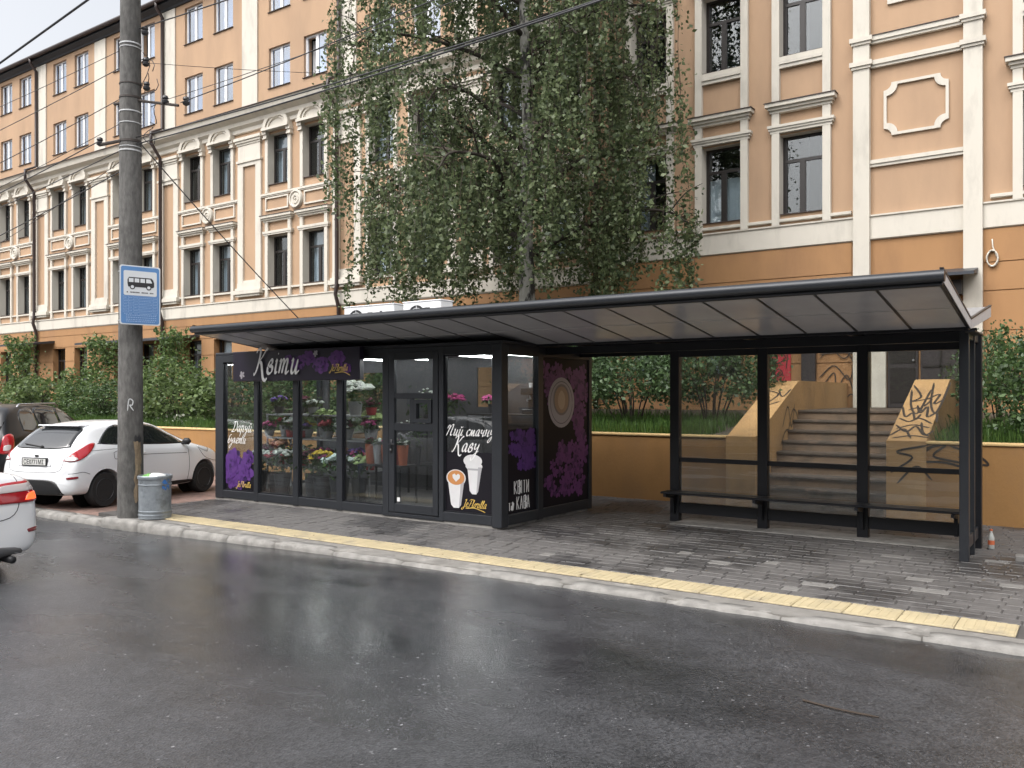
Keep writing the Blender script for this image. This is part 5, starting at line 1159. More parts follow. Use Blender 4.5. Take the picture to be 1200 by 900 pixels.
def make_car(c, label, loc, rz, group=None, sc=1):
    t = thing(c['name'], label, 'car', loc, group, local=True, rz=rz); t.scale = (sc,sc,sc)
    q = car_shell(c['st'], 'b'); smooth_me = evaluated(q, [('SUB',2)]); P = Proj(smooth_me); cut = []
    r = c['wr']; tw = c['track']
    for x in c['axles']:
        for s in (-1,1): b = MB(); b.lathe([(r+.045, s*(tw-.32)),(r+.045, s*1.3)], 36, (x,0,r+.01), 'y'); cut.append(('B', b))
    me = evaluated(q, [('SUB',2)]+cut); me.name = 'body'; me.materials.clear(); me.materials.append(MATS[c['paint']]); smooth_by_angle(me, R(35)); body = put('body', me, t)
    for x in c['axles']:
        for s in (-1,1):
            b = MB(); b.lathe([(r+.04, s*(tw-.30)),(r+.04, s*(tw-.29))], 24, (x,0,r+.01), 'y'); part('wheel_well', b, 'wheel_well', t)
            wheel(t, x, s*tw, r, .2, c['rim'], c.get('spokes',7))
    for nm, pts, fr, m_, off in c['patch']:
        if fr in ('SIDE','CORN'):
            for s in (-1,1): part(nm, P.patch(pts, (SIDE if fr == 'SIDE' else CORN)[s], off), m_, t, True)
        else: part(nm, P.patch(pts, REAR if fr == 'REAR' else FRONT, off, smooth=nm not in ('plate_recess',)), m_, t, True)
    for pts in c['seams']:
        for s in (-1,1): part('seam', P.line(pts, SIDE[s], .0048, .0), 'seam', body)
    for pts in c.get('rseams', []): part('seam', P.line(pts, REAR, .0048, .0), 'seam', body)
    for x, z in c['handles']:
        for s in (-1,1):
            h = P.hit(*SIDE[s], x, z, .0); q = MB(); q.tube([(h.x-.09,h.y,h.z),(h.x-.07,h.y+s*.03,h.z),(h.x+.07,h.y+s*.03,h.z+.005),(h.x+.09,h.y,h.z)], .014, 8); part('door_handle', q, c['paint'], t, True)
    mx, mz = c['mirror']
    for s in (-1,1):
        h = P.hit(*SIDE[s], mx, mz, 0); q = MB(); ball(q, (h.x+.02,h.y+s*.11,h.z+.05), .1, (.62,1.05,.75)); q.tube([(h.x+.02,h.y-.01*s,h.z),(h.x+.02,h.y+s*.08,h.z+.03)], .025, 6); part('mirror', q, c['mirror_mat'], t, True)
    if 'plate' in c:
        z = c['plate'][0]; hx = min(P.hit(*REAR, 0, z, .0).x, P.hit(*REAR, 0, z-.05, .0).x)-.014
        q = MB(); q.bbox(hx-.008, hx+.03, -.262, .262, z-.058, z+.058, .006); pl_ = part('number_plate', q, 'plate_white', t)
        q = MB(); frame_rect(q, 0,0,0,0,0,0) if False else None
        fr_ = MB()
        for a, b, c_, d in ((-.272,.272,z-.068,z-.057),(-.272,.272,z+.057,z+.068),(-.272,-.261,z-.057,z+.057),(.261,.272,z-.057,z+.057)): fr_.box(hx-.012, hx+.03, a, b, c_, d)
        part('plate_frame', fr_, 'trim_black', pl_)
        if c['plate'][1]: font(c['plate'][1], .105, 'trim_black', 'plate_text', pl_, (hx-.0095, .235, z-.037), (0,-1,0), (0,0,1), bold=.001, sx=.92)
    if 'extra' in c: c['extra'](t, P)
    return t
# --- white hatchback
def hatch_extra(t, P):
    h0 = P.hit(*REAR, -.02, 1.045, .012); h1 = P.hit(*REAR, .40, 1.085, .016)
    q = MB(); q.tube([h0, h1], .012, 6); ball(q, h0, .03); part('wiper', q, 'trim_black', t)
    q = MB(); a = P.hit(*REAR, 0, 1.385, 0); q.bbox(.50, .74, -.47, .47, 1.385, 1.412, .012); part('roof_spoiler', q, 'paint_white', t)
    q = MB(); h = P.hit(*REAR, 0, .90, .008); ball(q, h, .045, (.3,1.3,.55)); part('badge', q, 'trim_black', t)
    for s in (-1,1): q = MB(); h = P.hit(*CORN[s], .62, .0, 0)
HATCH = dict(name='hatchback_car', paint='paint_white', rim='rim_dark', spokes=9, wr=.305, track=.735, axles=(.72,3.21), mirror=(2.62,.99), mirror_mat='trim_black', plate=(.81,'СЕ0771МІ'),
 st=[(.0,.42,.52,.60,.56,.5),(.03,.30,.56,.70,.70,.62),(.09,.25,.74,.93,.80,.66),(.17,.24,.86,1.05,.835,.64),(.33,.24,.95,1.20,.85,.62),(.56,.22,1.0,1.385,.855,.60),(.72,.2,1.02,1.42,.86,.60),(1.1,.19,1.01,1.47,.862,.60),(1.6,.19,.99,1.48,.862,.60),(2.0,.19,.97,1.455,.862,.59),(2.35,.19,.96,1.33,.862,.60),(2.7,.19,.95,1.14,.86,.64),(2.98,.2,.93,1.005,.855,.70),(3.3,.2,.86,.93,.845,.70),(3.62,.21,.78,.85,.80,.66),(3.83,.24,.66,.73,.69,.58),(3.93,.3,.52,.60,.55,.48),(3.96,.36,.48,.54,.42,.36)],
 patch=[('side_window',[(.62,1.09),(.80,1.24),(1.0,1.365),(1.22,1.395),(1.27,1.22),(1.30,1.06),(1.05,1.055)],'SIDE','car_glass',.003),
        ('side_window',[(1.36,1.05),(1.33,1.25),(1.30,1.40),(1.75,1.41),(2.05,1.36),(2.35,1.22),(2.68,1.03),(2.5,1.005),(1.9,1.02)],'SIDE','car_glass',.003),
        ('rear_window',[(-.60,1.045),(-.55,1.20),(-.50,1.345),(-.25,1.365),(.25,1.365),(.50,1.345),(.55,1.20),(.60,1.045),(.3,1.02),(-.3,1.02)],'REAR','car_glass',.004),
        ('windscreen',[(-.66,1.03),(-.52,1.36),(0,1.40),(.52,1.36),(.66,1.03),(0,1.0)],'FRONT','car_glass',.004),
        ('tail_lamp',[(.47,.83),(.60,.815),(.74,.85),(.87,.96),(.93,1.09),(.86,1.10),(.74,1.03),(.58,.93)],'CORN','lamp_red',.012),
        ('lamp_insert',[(.485,.838),(.60,.825),(.69,.85),(.66,.885),(.54,.88)],'CORN','lamp_clear',.016),
        ('bumper_trim',[(-.60,.27),(-.55,.40),(-.42,.50),(0,.515),(.42,.50),(.55,.40),(.60,.27),(0,.245)],'REAR','trim_black',.006),
        ('reflector',[(.53,.525),(.53,.56),(.68,.575),(.68,.54)],'CORN','reflector',.008),
        ('plate_recess',[(-.36,.73),(-.36,.885),(.36,.885),(.36,.73)],'REAR','paint_white',.003),
        ('head_lamp',[(3.30,.80),(3.42,.88),(3.2,.925),(3.05,.92),(3.12,.86)],'SIDE','headlamp',.006),
        ('sill_trim',[(1.15,.24),(1.15,.30),(2.75,.30),(2.75,.24)],'SIDE','trim_black',.004)],
 seams=[[(.42,.98),(.8,.99),(1.28,.99)],[(.9,.93),(1.02,.95),(1.03,.84),(.92,.82),(.9,.93)],[(3.02,.93),(3.2,.72),(3.5,.62),(3.75,.6)],[(.06,.62),(.25,.64),(.38,.6)],[(1.30,.30),(1.30,.7),(1.31,1.04)],[(2.72,.30),(2.76,.6),(2.74,.95)],[(1.0,.86),(1.8,.85),(2.7,.82)]], rseams=[[(-.62,1.0),(-.60,.85),(-.52,.66),(0,.635),(.52,.66),(.60,.85),(.62,1.0)]],
 handles=[(1.52,.885)], extra=hatch_extra)
def place_by(wx, wy, wx2, wy2, axle_x, side, track):
    h = Vector((wx2-wx, wy2-wy, 0)).normalized(); left = Vector((-h.y, h.x, 0)); p = Vector((wx,wy,0))-left*(side*track)-h*axle_x
    return (p.x, p.y), math.atan2(h.y, h.x)
(lx, ly), rz = place_by(-13.22, 7.55, -13.80, 9.8, .68, -1, .70)
make_car(HATCH, 'white hatchback parked nose-in on the red forecourt behind the pole', (lx, ly, -.056), rz, sc=.935)
# --- black SUV
def suv_extra(t, P):
    for s in (-1,1): q = MB(); q.tube([(.85,s*.56,1.56),(.95,s*.56,1.625),(2.2,s*.56,1.635),(2.3,s*.56,1.57)], .018, 6); part('roof_rail', q, 'steel_grey', t, True)
    q = MB(); h0 = P.hit(*REAR, 0, 1.06, .012); h1 = P.hit(*REAR, -.35, 1.10, .016); q.tube([h0,h1], .012, 6); part('wiper', q, 'trim_black', t)
SUV = dict(name='suv_car', paint='paint_black', rim='rim_silver', spokes=6, wr=.35, track=.78, axles=(.85,3.5), mirror=(2.85,1.08), mirror_mat='paint_black', plate=(.82,''),
 st=[(.0,.5,.6,.72,.66,.6),(.03,.38,.7,.86,.80,.7),(.07,.33,.92,1.05,.86,.74),(.15,.32,1.02,1.2,.89,.70),(.3,.3,1.05,1.42,.90,.67),(.45,.3,1.06,1.57,.905,.65),(.7,.28,1.06,1.61,.91,.65),(1.6,.27,1.05,1.64,.91,.65),(2.3,.27,1.04,1.6,.91,.64),(2.7,.27,1.03,1.40,.91,.66),(3.1,.28,1.0,1.12,.905,.74),(3.6,.3,.95,1.03,.89,.74),(4.1,.32,.85,.94,.84,.7),(4.4,.38,.7,.8,.7,.6),(4.5,.46,.6,.68,.55,.48)],
 patch=[('side_window',[(.62,1.12),(.72,1.48),(1.15,1.53),(1.15,1.11)],'SIDE','car_glass',.003),('side_window',[(1.24,1.11),(1.24,1.535),(1.95,1.53),(1.95,1.10)],'SIDE','car_glass',.003),('side_window',[(2.04,1.10),(2.04,1.52),(2.35,1.46),(2.85,1.12)],'SIDE','car_glass',.003),
        ('rear_window',[(-.68,1.06),(-.62,1.46),(0,1.52),(.62,1.46),(.68,1.06),(0,1.03)],'REAR','car_glass',.004),('windscreen',[(-.7,1.16),(-.56,1.52),(0,1.56),(.56,1.52),(.7,1.16),(0,1.13)],'FRONT','car_glass',.004),
        ('tail_lamp',[(.54,.74),(.62,.72),(.76,.78),(.80,1.0),(.74,1.08),(.62,1.04),(.58,.9)],'CORN','lamp_red',.014),('lamp_insert',[(.60,.78),(.70,.80),(.72,.88),(.62,.87)],'CORN','lamp_clear',.018),
        ('bumper_trim',[(-.75,.36),(-.7,.55),(0,.6),(.7,.55),(.75,.36),(0,.33)],'REAR','trim_black',.006),('head_lamp',[(3.95,.82),(4.15,.88),(3.95,.95),(3.75,.93)],'SIDE','headlamp',.006)],
 seams=[[(1.2,.4),(1.2,1.1)],[(2.0,.35),(2.0,1.1)],[(2.95,.4),(2.92,1.05)]], handles=[(1.35,.98),(2.15,.97)], extra=suv_extra)
hd = Vector((-.56,.828,0)); left = Vector((-hd.y,hd.x,0)); o_ = Vector((-16.45,7.5,0))+left*.80
make_car(SUV, 'black SUV parked beyond the white hatchback at the left edge', (o_.x, o_.y, -.056), math.atan2(hd.y,hd.x))
# --- white sedan on the road
def sedan_extra(t, P):
    for s in (-1,1):
        q = MB(); h = P.hit(*REAR, s*.58, .30, 0); q.tube([(h.x-.03,s*.58,.235),(h.x+.3,s*.58,.24)], .038, 12); part('exhaust_tip', q, 'counter_dark', t, True)
    q = MB(); q.tube([P.hit(*REAR, y, .985, .004) for y in (-.36,-.2,0,.2,.36)], .016, 6); part('chrome_strip', q, 'chrome', t, True)
SEDAN = dict(name='sedan_car', paint='paint_white', rim='rim_silver', spokes=10, wr=.33, track=.785, axles=(1.02,3.80), mirror=(3.25,.98), mirror_mat='paint_white', plate=(.86,''),
 st=[(.0,.36,.6,.72,.62,.56),(.025,.30,.72,.92,.78,.66),(.06,.27,.86,1.05,.85,.70),(.14,.25,.95,1.12,.885,.72),(.4,.23,.97,1.125,.90,.70),(.72,.22,.98,1.15,.908,.66),(1.0,.21,.98,1.26,.91,.62),(1.35,.2,.98,1.39,.91,.60),(1.7,.2,.98,1.45,.91,.60),(2.2,.2,.97,1.47,.91,.60),(2.6,.2,.96,1.44,.91,.60),(2.95,.2,.95,1.32,.91,.61),(3.35,.2,.94,1.11,.905,.66),(3.65,.2,.92,1.0,.90,.72),(4.1,.21,.86,.93,.88,.72),(4.45,.23,.76,.84,.82,.66),(4.7,.27,.62,.72,.7,.58),(4.8,.34,.54,.62,.54,.46)],
 patch=[('side_window',[(.95,1.02),(1.3,1.30),(1.55,1.36),(1.95,1.385),(1.95,1.02)],'SIDE','car_glass',.003),('side_window',[(2.04,1.02),(2.04,1.385),(2.5,1.37),(2.9,1.22),(3.25,1.02)],'SIDE','car_glass',.003),
        ('rear_window',[(-.64,1.15),(-.55,1.33),(-.5,1.40),(0,1.42),(.5,1.40),(.55,1.33),(.64,1.15),(0,1.145)],'REAR','car_glass',.004),('windscreen',[(-.68,1.04),(-.52,1.36),(0,1.41),(.52,1.36),(.68,1.04),(0,1.01)],'FRONT','car_glass',.004),
        ('tail_lamp',[(.30,.80),(.30,.90),(.34,.99),(.55,1.01),(.72,1.015),(.83,1.0),(.86,.92),(.82,.82),(.6,.80)],'CORN','lamp_red',.012),
        ('lamp_insert',[(.315,.905),(.35,.97),(.55,.985),(.74,.99),(.72,.93),(.56,.915)],'CORN','lamp_clear',.017),
        ('brake_lamp',[(.52,.825),(.56,.885),(.66,.895),(.72,.86),(.68,.825)],'CORN','lamp_lit',.018),
        ('reflector',[(.54,.495),(.54,.53),(.70,.54),(.70,.505)],'CORN','reflector',.008),
        ('bumper_trim',[(-.72,.26),(-.6,.36),(0,.39),(.6,.36),(.72,.26),(0,.245)],'REAR','bumper_grey',.006),
        ('head_lamp',[(4.15,.74),(4.45,.76),(4.35,.84),(4.05,.88)],'SIDE','headlamp',.006)],
 seams=[[(1.98,.3),(2.0,.98)],[(3.25,.3),(3.27,.95)],[(1.2,.98),(1.35,.75),(1.5,.4)]], rseams=[[(-.64,1.08),(-.66,.9),(-.55,.66),(0,.64),(.55,.66),(.66,.9),(.64,1.08)]], handles=[(1.5,.86),(2.7,.85)], extra=sedan_extra)
mat('bumper_grey', (.16,.16,.165), .45)
make_car(SEDAN, 'white sedan driving off at the left edge with its brake lamp lit', (-8.95, 3.62, -.15), math.pi+R(2))
# ---------------------------------------------------------------- vegetation
leafmat('birch_leaf', (.032,.056,.022), (.21,.26,.13), .45); leafmat('bush_leaf', (.035,.07,.022), (.18,.27,.09), .38); leafmat('lilac_leaf', (.025,.05,.02), (.11,.18,.075), .3)
leafmat('bush_dark', (.02,.045,.016), (.10,.17,.055), .32); leafmat('bush_pale', (.04,.07,.02), (.19,.27,.10), .4)
leafmat('grass_blade', (.03,.07,.015), (.10,.19,.04), .3); leafmat('flower_white', (.5,.52,.42), (.7,.72,.62), .2)
mat('bark_dark', (.035,.028,.022), .9, var=.3, vscale=20); mat('twig', (.05,.035,.025), .8)
mat('birch_bark', (.34,.33,.30), .85, var=.2, vscale=12, bump=.4, bscale=30, stain=(.03,.028,.026), stscale=5, stlo=.48, sthi=.58, stretch=(1,1,.45))
def birch(seed, rng):
    """returns meshes (trunk, limbs, twigs, crown) with the base at the origin"""
    rn = random.Random(seed)
    tp = [(0,0,-.2),(.03,0,1.5),(.0,.02,3.0),(-.04,.05,4.5),(.05,.0,6.0),(.0,-.05,8.0),(-.1,.05,10.0),(.0,.1,12.0),(.1,.0,13.6)]; tr = [.22,.18,.16,.145,.125,.10,.075,.05,.02]
    T = MB(); T.tube(catmull(tp,4), list(np.interp(np.linspace(0,8,33), range(9), tr)), 12)
    trunk = T.mesh('trunk','birch_bark',True)
    def tpos(z): i = max(0, min(7, next((k for k in range(8) if tp[k+1][2] >= z), 7))); a, b = Vector(tp[i]), Vector(tp[i+1]); return a.lerp(b, (z-a.z)/(b.z-a.z))
    LM = MB(); TW = MB(); C = []
    limbs = [(4.75, 12, 3.0, .09), (4.4, 200, 3.2, .07), (5.0, 250, 2.9, .06)]
    for i in range(30): limbs.append((3.4+i*.33+rn.uniform(-.15,.15), i*137.5+rn.uniform(-25,25), (3.9 if i < 20 else 3.9-.15*(i-20))*rn.uniform(.75,1.1), .075-.0015*i))
    for z, az, ln, r0 in limbs:
        ln *= .74 if math.cos(R(az)) > .45 else 1.0
        a = R(az); d = Vector((math.cos(a)*1.08, math.sin(a)*.80, 0)); p0 = tpos(z); rise = rn.uniform(.5,1.1)
        pts = [p0, p0+d*ln*.25+Vector((0,0,ln*.2*rise)), p0+d*ln*.55+Vector((rn.uniform(-.2,.2),rn.uniform(-.2,.2),ln*.38*rise)), p0+d*ln*.85+Vector((0,0,ln*.36*rise)), p0+d*ln*1.0+Vector((0,0,ln*.22*rise))]
        cp = catmull(pts, 5); LM.tube(cp, list(np.linspace(r0, .012, len(cp))), 6)
        for f_ in (.35,.6,.8):      # forks
            b0 = Vector(cp[int(f_*(len(cp)-1))]); dd = Vector((d.x*rn.uniform(.2,.7)+rn.gauss(0,.4), d.y*rn.uniform(.2,.7)+rn.gauss(0,.4), rn.uniform(.1,.6)))*ln*.3
            c3 = catmull([b0, b0+dd*.5+Vector((0,0,.1)), b0+dd], 4); LM.tube(c3, list(np.linspace(r0*.45*(1.1-f_)+.006, .005, len(c3))), 5)
        ns = int(6+ln*6.2)
        for j in range(ns):
            t = rn.uniform(.22,1.0)**.8; b = Vector(cp[min(len(cp)-1, int(t*(len(cp)-1)))])
            off = Vector((rn.gauss(0,.32), rn.gauss(0,.32), rn.uniform(-.05,.25))); top = b+off
            L_ = rn.uniform(.7,3.3)*(1.25 if t > .6 else .8); zmin = rn.uniform(1.9,3.3)+.25*abs(rn.gauss(0,1)); L_ = min(L_, top.z-zmin)
            if L_ < .35: continue
            sw = Vector((rn.gauss(0,.12), rn.gauss(0,.12), 0))+d*.1
            path = [b, top, top+sw*.5*L_*.4+Vector((0,0,-L_*.35)), top+sw*L_*.45+Vector((0,0,-L_*.7)), top+sw*L_*.5+Vector((rn.gauss(0,.05),0,-L_))]
            cp2 = catmull(path, 4); TW.tube(cp2, list(np.linspace(.009,.002,len(cp2))), 3, False)
            A_ = np.array([tuple(v) for v in cp2]); n = int(L_*rn.uniform(34,62))+8; u = np.sqrt(rng.uniform(.02,1,n))*(len(A_)-1.001); k = u.astype(int); f = (u-k)[:,None]
            P_ = A_[k]*(1-f)+A_[k+1]*f; sp = rn.uniform(.03,.085)+.03*rng.random((n,1)); P_ = P_+rng.normal(size=(n,3))*sp; C.append(P_)
            for s_ in range(2):       # side twigs
                if L_ < 1: break
                st = A_[rng.integers(4,len(A_)-2)]; dv = rng.normal(size=3)*np.array([.22,.22,.05]); m_ = 16; tt = rng.random((m_,1)); C.append(st+dv*tt+np.array([0,0,-.7])*tt**1.5+rng.normal(size=(m_,3))*.05)
    for i in range(90):       # short leafy shoots round the trunk and inner limbs
        z = rn.uniform(2.4,9.5); a = rn.uniform(0,6.28); r = abs(rn.gauss(.35,.35))+.1; b = tpos(z); m_ = rn.randint(14,34); t_ = rng.random((m_,1))
        C.append(np.array([b.x+r*math.cos(a), b.y+r*math.sin(a), z])+np.array([math.cos(a)*.25,math.sin(a)*.25,-rn.uniform(.4,1.1)])*t_+rng.normal(size=(m_,3))*.06)
    C = np.concatenate(C); return trunk, LM.mesh('limbs','bark_dark',True), TW.mesh('twigs','twig'), leaves('crown', C, .084, .056, 'birch_leaf', rng, droop=.5, jitter=.5)
BM_ = birch(5, np.random.default_rng(5))
def place_birch(label, loc, rz, sc, group=None):
    t = thing('birch_tree', label, 'tree', loc, group, local=True, rz=rz); t.scale = sc
    put('trunk', BM_[0], t); put('limbs', BM_[1], t)['kind'] = 'stuff'; put('twigs', BM_[2], t)['kind'] = 'stuff'; put('crown', BM_[3], t)['kind'] = 'stuff'; return t
place_birch('weeping birch with drooping green strands standing behind the kiosk', (-10.25,15.4,1.25), 0, (1.13,1.0,1.0))
# bushes: three leaf meshes shared by copies
def bush_meshes(seed, h, w, stems, low, nl, leafm, size):
    rn = random.Random(seed); rg = np.random.default_rng(seed); ST = MB(); C = []
    for i in range(stems):
        a = rn.uniform(0,6.28); r = w*rn.uniform(.15,.75); top = Vector((r*math.cos(a), r*math.sin(a), h*rn.uniform(.6,.9))); mid = top*.5+Vector((rn.gauss(0,.08),rn.gauss(0,.08),h*.02)); b = Vector((top.x*.15,top.y*.15,-.15))
        cp = catmull([b,mid,top],5); ST.tube(cp, list(np.linspace(.022,.006,len(cp))), 5)
    ncl = int(46*w*h); cen = []
    while len(cen) < ncl:
        x, y, z = rn.uniform(-1,1), rn.uniform(-1,1), rn.uniform(0,1); q_ = x*x+y*y+((z-.5)*2)**2
        if q_ > 1.0 or q_ < .22: continue
        if z < low: continue
        cen.append((x*w*(1+.18*math.sin(5*x+seed)), y*w, h*(z*(1+.10*math.sin(4*x+7*y+seed)))))
    for c in cen:
        n = int(nl/ncl*rn.uniform(.5,1.6)); C.append(np.array(c)+rg.normal(size=(n,3))*np.array([.15,.15,.12])*rn.uniform(.7,1.5))
    for i in range(10):   # stray shoots
        a = rn.uniform(0,6.28); b = np.array([w*.6*math.cos(a), w*.6*math.sin(a), h*.85]); n = 22; t = rg.random((n,1)); C.append(b+t*np.array([math.cos(a)*.25,math.sin(a)*.25,.55])*rn.uniform(.5,1.2)+rg.normal(size=(n,3))*.045)
    return ST.mesh('stems','bark_dark',True), leaves('foliage', np.concatenate(C), size, size*.6, leafm, rg, droop=.15)
BU = [bush_meshes(31,1.6,1.1,7,.0,3600,'bush_leaf',.115), bush_meshes(32,1.75,1.15,8,.0,3900,'bush_leaf',.105), bush_meshes(33,1.9,1.45,11,.36,4200,'lilac_leaf',.095), bush_meshes(34,2.6,.55,4,.25,1500,'bush_leaf',.12), bush_meshes(35,1.7,1.2,9,.12,2300,'bush_pale',.13), bush_meshes(36,1.6,1.0,8,.0,3000,'bush_dark',.09)]
def bush(label, v, x, y, z, sc, rz, cat='bush', name='bush', group=None):
    t = thing(name, label, cat, (x,y,z), group, local=True, rz=rz); t.scale = sc if isinstance(sc, tuple) else (sc,sc,sc)
    put('stems', BU[v][0], t)['kind'] = 'stuff'; put('foliage', BU[v][1], t)['kind'] = 'stuff'; return t
HG = 'bushes along the forecourt wall'
for i, (lab, v, x, y, sc) in enumerate((
 ('bushy green shrub just left of the kiosk, above the orange wall', 4, -18.3,13.9,1.0),('pale green shrub with white flower sprays right of the pole', 4, -20.0,13.6,.98),('tall leafy shrub right behind the concrete pole', 1, -21.9,14.4,1.1),
 ('rounded shrub between the pole and the hatchback roof', 5, -23.6,13.6,.92),('dense shrub left of the pole above the hatchback', 1, -25.5,14.3,.95),('broad shrub above the rear window of the hatchback', 4, -27.6,13.8,.95),
 ('low shrub above the gap between hatchback and SUV', 1, -29.8,14.2,.9),('shrub above the roof of the black SUV', 5, -32.2,13.8,.95),('shrub at the left edge behind the SUV', 1, -34.6,14.4,.95),('far left shrub below the ground floor windows', 4, -37.4,14.6,1.0),('shrub hidden partly behind the left end of the kiosk', 0, -15.9,13.9,.95),('shrub seen through the kiosk glass', 1, -13.9,14.4,.95))):
    bush(lab, v, x, y, 1.0, (sc*1.05,sc,sc*(.70+.06*(i%3))), i*1.3, group=HG)
bush('slender sapling rising above the shrubs near the left awning', 3, -34.3,16.3,1.3,(1,1,1.0), 0, 'sapling', 'sapling'); bush('slender sapling rising left of the pole', 3, -28.0,16.0,1.3,(1.05,1.05,.9), 1, 'sapling', 'sapling'); bush('sapling climbing in front of a dark window left of the kiosk', 3, -24.3,16.2,1.3,(.9,.9,.95), 2, 'sapling', 'sapling')
bush('open lilac bush with bare stems behind the gap beside the kiosk', 2, -7.35,14.7,1.15,(.95,.9,.86), .4); bush('lilac bush behind the first shelter pane', 2, -5.9,15.0,1.15,(.95,.9,.92), 2.1); bush('low lilac bush at the left stair parapet', 2, -8.9,14.8,1.15,(.9,.9,.85), 3.3)
bush('dense green bush right of the shelter on the terrace', 5, -.55,14.35,1.05,(.95,.9,.88), 1.0); bush('large leafy bush at the right edge on the terrace', 0, 1.2,14.5,1.05,(1.0,1,.95), 2.2); bush('bush growing against the right stair parapet', 2, -1.35,15.9,1.2,(.55,.6,.75), .7)
q = np.concatenate([np.array([-20.3,12.9,1.15])+RNG.normal(size=(40,3))*np.array([.25,.1,.12]), np.array([-21.0,12.9,1.35])+RNG.normal(size=(50,3))*np.array([.3,.1,.15]), np.array([-19.2,12.95,1.1])+RNG.normal(size=(30,3))*np.array([.25,.1,.1])])
o = put('flower_sprays', leaves('flower_sprays', q, .09, .06, 'flower_white')); tag(o, 'white flower sprays at the foot of the shrubs right of the pole', 'flowers', kind='stuff')
# grass blades on the terrace
def grass(n, x0, x1, y0, y1, zf, hh):
    rg = RNG; x = rg.uniform(x0,x1,n); y = y0+(y1-y0)*rg.random(n)**1.4; z = zf(y); h = hh*rg.uniform(.5,1.3,n); a = rg.uniform(0,6.28,n); w = .008+.006*rg.random(n); lx, ly = rg.normal(0,.05,n), rg.normal(-.02,.05,n)
    V = np.empty((n,4,3)); dx, dy = np.cos(a)*w, np.sin(a)*w
    V[:,0] = np.stack([x-dx,y-dy,z-.02],1); V[:,1] = np.stack([x+dx,y+dy,z-.02],1); V[:,2] = np.stack([x+lx+dx*.25,y+ly+dy*.25,z+h],1); V[:,3] = np.stack([x+lx-dx*.25,y+ly-dy*.25,z+h],1); return V
zf = lambda y: 1.03+(y-13.22)*.10
Vs = np.concatenate([grass(9000,-12.6,-5.3,13.24,15.6,zf,.20), grass(5500,-1.92,4,13.24,15.4,zf,.19), grass(9000,-36,-12.8,12.24,13.6,lambda y: .92+(y-12.22)*.1,.20)])
n = len(Vs); me = bpy.data.meshes.new('grass'); me.vertices.add(n*4); me.vertices.foreach_set('co', Vs.astype(np.float32).ravel()); me.loops.add(n*4); me.loops.foreach_set('vertex_index', np.arange(n*4,dtype=np.int32)); me.polygons.add(n); me.polygons.foreach_set('loop_start', np.arange(0,n*4,4,dtype=np.int32)); me.update(calc_edges=True); me.materials.append(MATS['grass_blade'])
tag(put('grass', me), 'long green grass along the terrace edge above the orange wall', 'grass', kind='stuff')
# ---------------------------------------------------------------- small things
tw = MB(); tw.tube(catmull([(-1.42,5.02,zroad(-1.4)+.008),(-1.2,4.97,zroad(-1.2)+.014),(-1.0,4.99,zroad(-1)+.008)],5), [.006]*10+[.003], 5); tag(part('twig', tw, 'twig'), 'dry twig lying on the wet asphalt', 'twig')
def bottle(x, y, label):
    t = thing('bottle', label, 'bottle', (x,y,0), local=True); q = MB(); q.lathe([(.03,0),(.034,.01),(.034,.13),(.02,.17),(.013,.19),(.013,.21)], 14); part('body', q, 'bottle_clear', t, True); q = MB(); q.lathe([(.0345,.05),(.0345,.10)], 14); part('label_band', q, 'bottle_label', t); q = MB(); q.lathe([(.016,.205),(.016,.225),(.0,.226)], 10); part('cap', q, 'bottle_label', t)
mat('bottle_clear', (.45,.46,.44), .15, spec=.8); mat('bottle_label', (.55,.14,.06), .5)
bottle(-1.02, 11.02, 'small plastic bottle with a red label by the shelter corner')
LPV = MB().bbox(-.12,.12,-.075,.075,0,.06,.006).mesh('loose_paver','pale_paver')
for x, y, z, a, lab in ((-.62,10.4,.0,.1,'loose pale paver lying on its own right of the shelter'),(-.2,8.15,.0,.3,'loose pale paver nearest the yellow strip'),(-.42,8.9,.0,-.2,'thin loose paver in the middle of the pavement at the right'),(-.12,8.65,0,.15,'lower loose paver of the pair at the right edge'),(-.05,8.5,.0,.5,'loose paver tilted beside the pair at the right edge'),(-.28,10.35,.0,.12,'loose pale paver beside the one near the bottle')):
    tag(put('loose_paver', LPV, None, (x,y,z), (0,.0,a)), lab, 'paver', 'loose pavers')
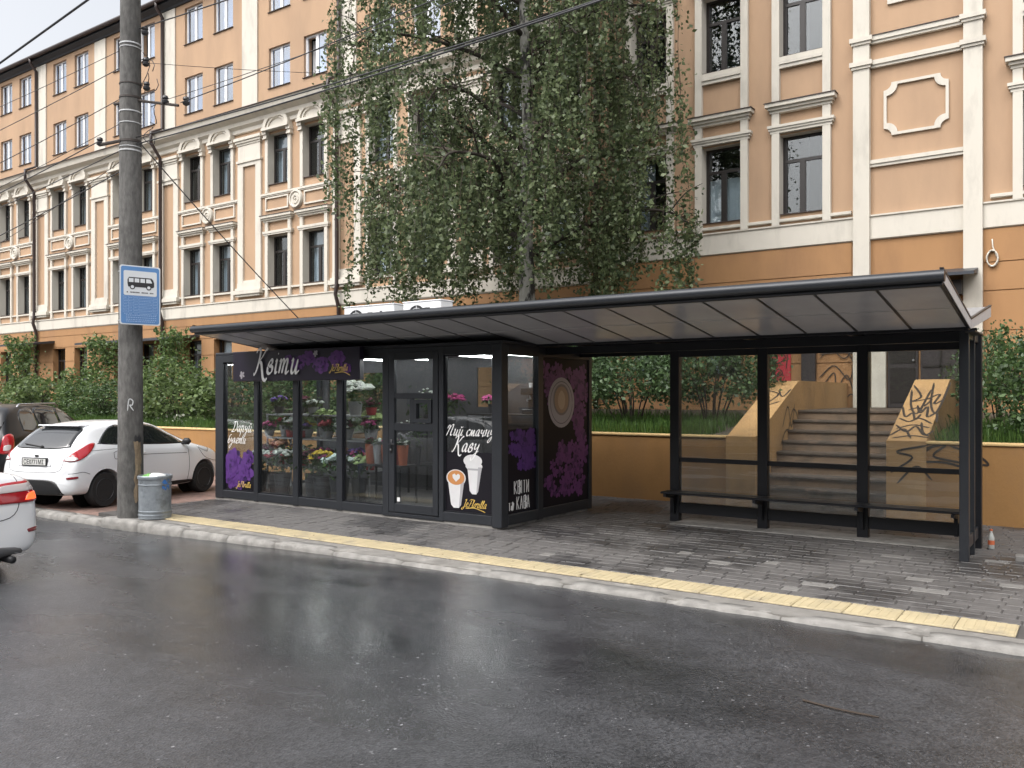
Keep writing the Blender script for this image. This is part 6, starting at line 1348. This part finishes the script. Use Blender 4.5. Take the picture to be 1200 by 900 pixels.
# litter leaves, stuff
C = np.concatenate([np.stack([RNG.uniform(-11,-.4,90), RNG.uniform(6.95,7.5,90), np.full(90,.018)],1), np.stack([RNG.uniform(-6,0,120), RNG.uniform(7.5,12.9,120), np.full(120,.012)],1), np.stack([RNG.normal(-.75,.12,40), RNG.normal(9.85,.12,40), np.full(40,.014)],1)])
me = leaves('leaf_litter', C, .035, .02, 'litter_leaf') if leafmat('litter_leaf', (.08,.055,.03), (.17,.13,.08), .1) else None
V = np.empty(len(me.vertices)*3, dtype=np.float32); me.vertices.foreach_get('co', V); V = V.reshape(-1,3); V[:,2] = .012+(V[:,2]-.012)*.25; V[:,2] = np.maximum(V[:,2], .004); me.vertices.foreach_set('co', V.ravel())
tag(put('leaf_litter', me), 'scattered dry leaves and crumbs on the pavement', 'litter', kind='stuff')
# ---------------------------------------------------------------- far side of the street (seen only mirrored in glass and wet asphalt)
FG = 'trees across the street'
for i, (x, y, s_) in enumerate(((-27,-10,.9),(-19,-11,.95),(-11,-10.5,1.0),(-3.5,-11,.95),(4,-10.5,.9),(11,-11,.95))):
    place_birch(['leftmost','second from left','third from left','third from right','second from right','rightmost'][i]+' birch across the street, mirrored in the windows', (x,y,-.1), 1.1*i+.5, (1.15*s_,1.15*s_,.82*s_), FG)
fb = thing('facing_building', 'plain ochre building across the street mirrored in the kiosk glass', 'building', (-8,-17,0))
q = MB(); holes = []
for i in range(16):
    for z in (1.2,4.4,7.6): holes.append((-44+4.6*i,-42.6+4.6*i,z,z+1.8))
hw = MB(); holes_wall(hw, -48, 30, -.3, 10.5, holes, 0, -.3); hw.v = [(a,-16-b,c) for a,b,c in hw.v]; part('wall', hw, 'facing_wall', fb) if mat('facing_wall', (.34,.27,.19), .85, var=.1) else None
q = MB(); q.box(-48,30,-24,-16.45,-.3,10.4); part('inner_block', q, 'win_dark', fb)
q = MB(); q.prism([(-24.5,10.5),(-15.6,10.5),(-15.6,10.65),(-20,12.5),(-24.5,10.65)], -48.5, 30.5, 'x'); part('roof', q, 'roof_metal', fb)
for o in list(bpy.data.objects):
    if '_local' in o: del o['_local']
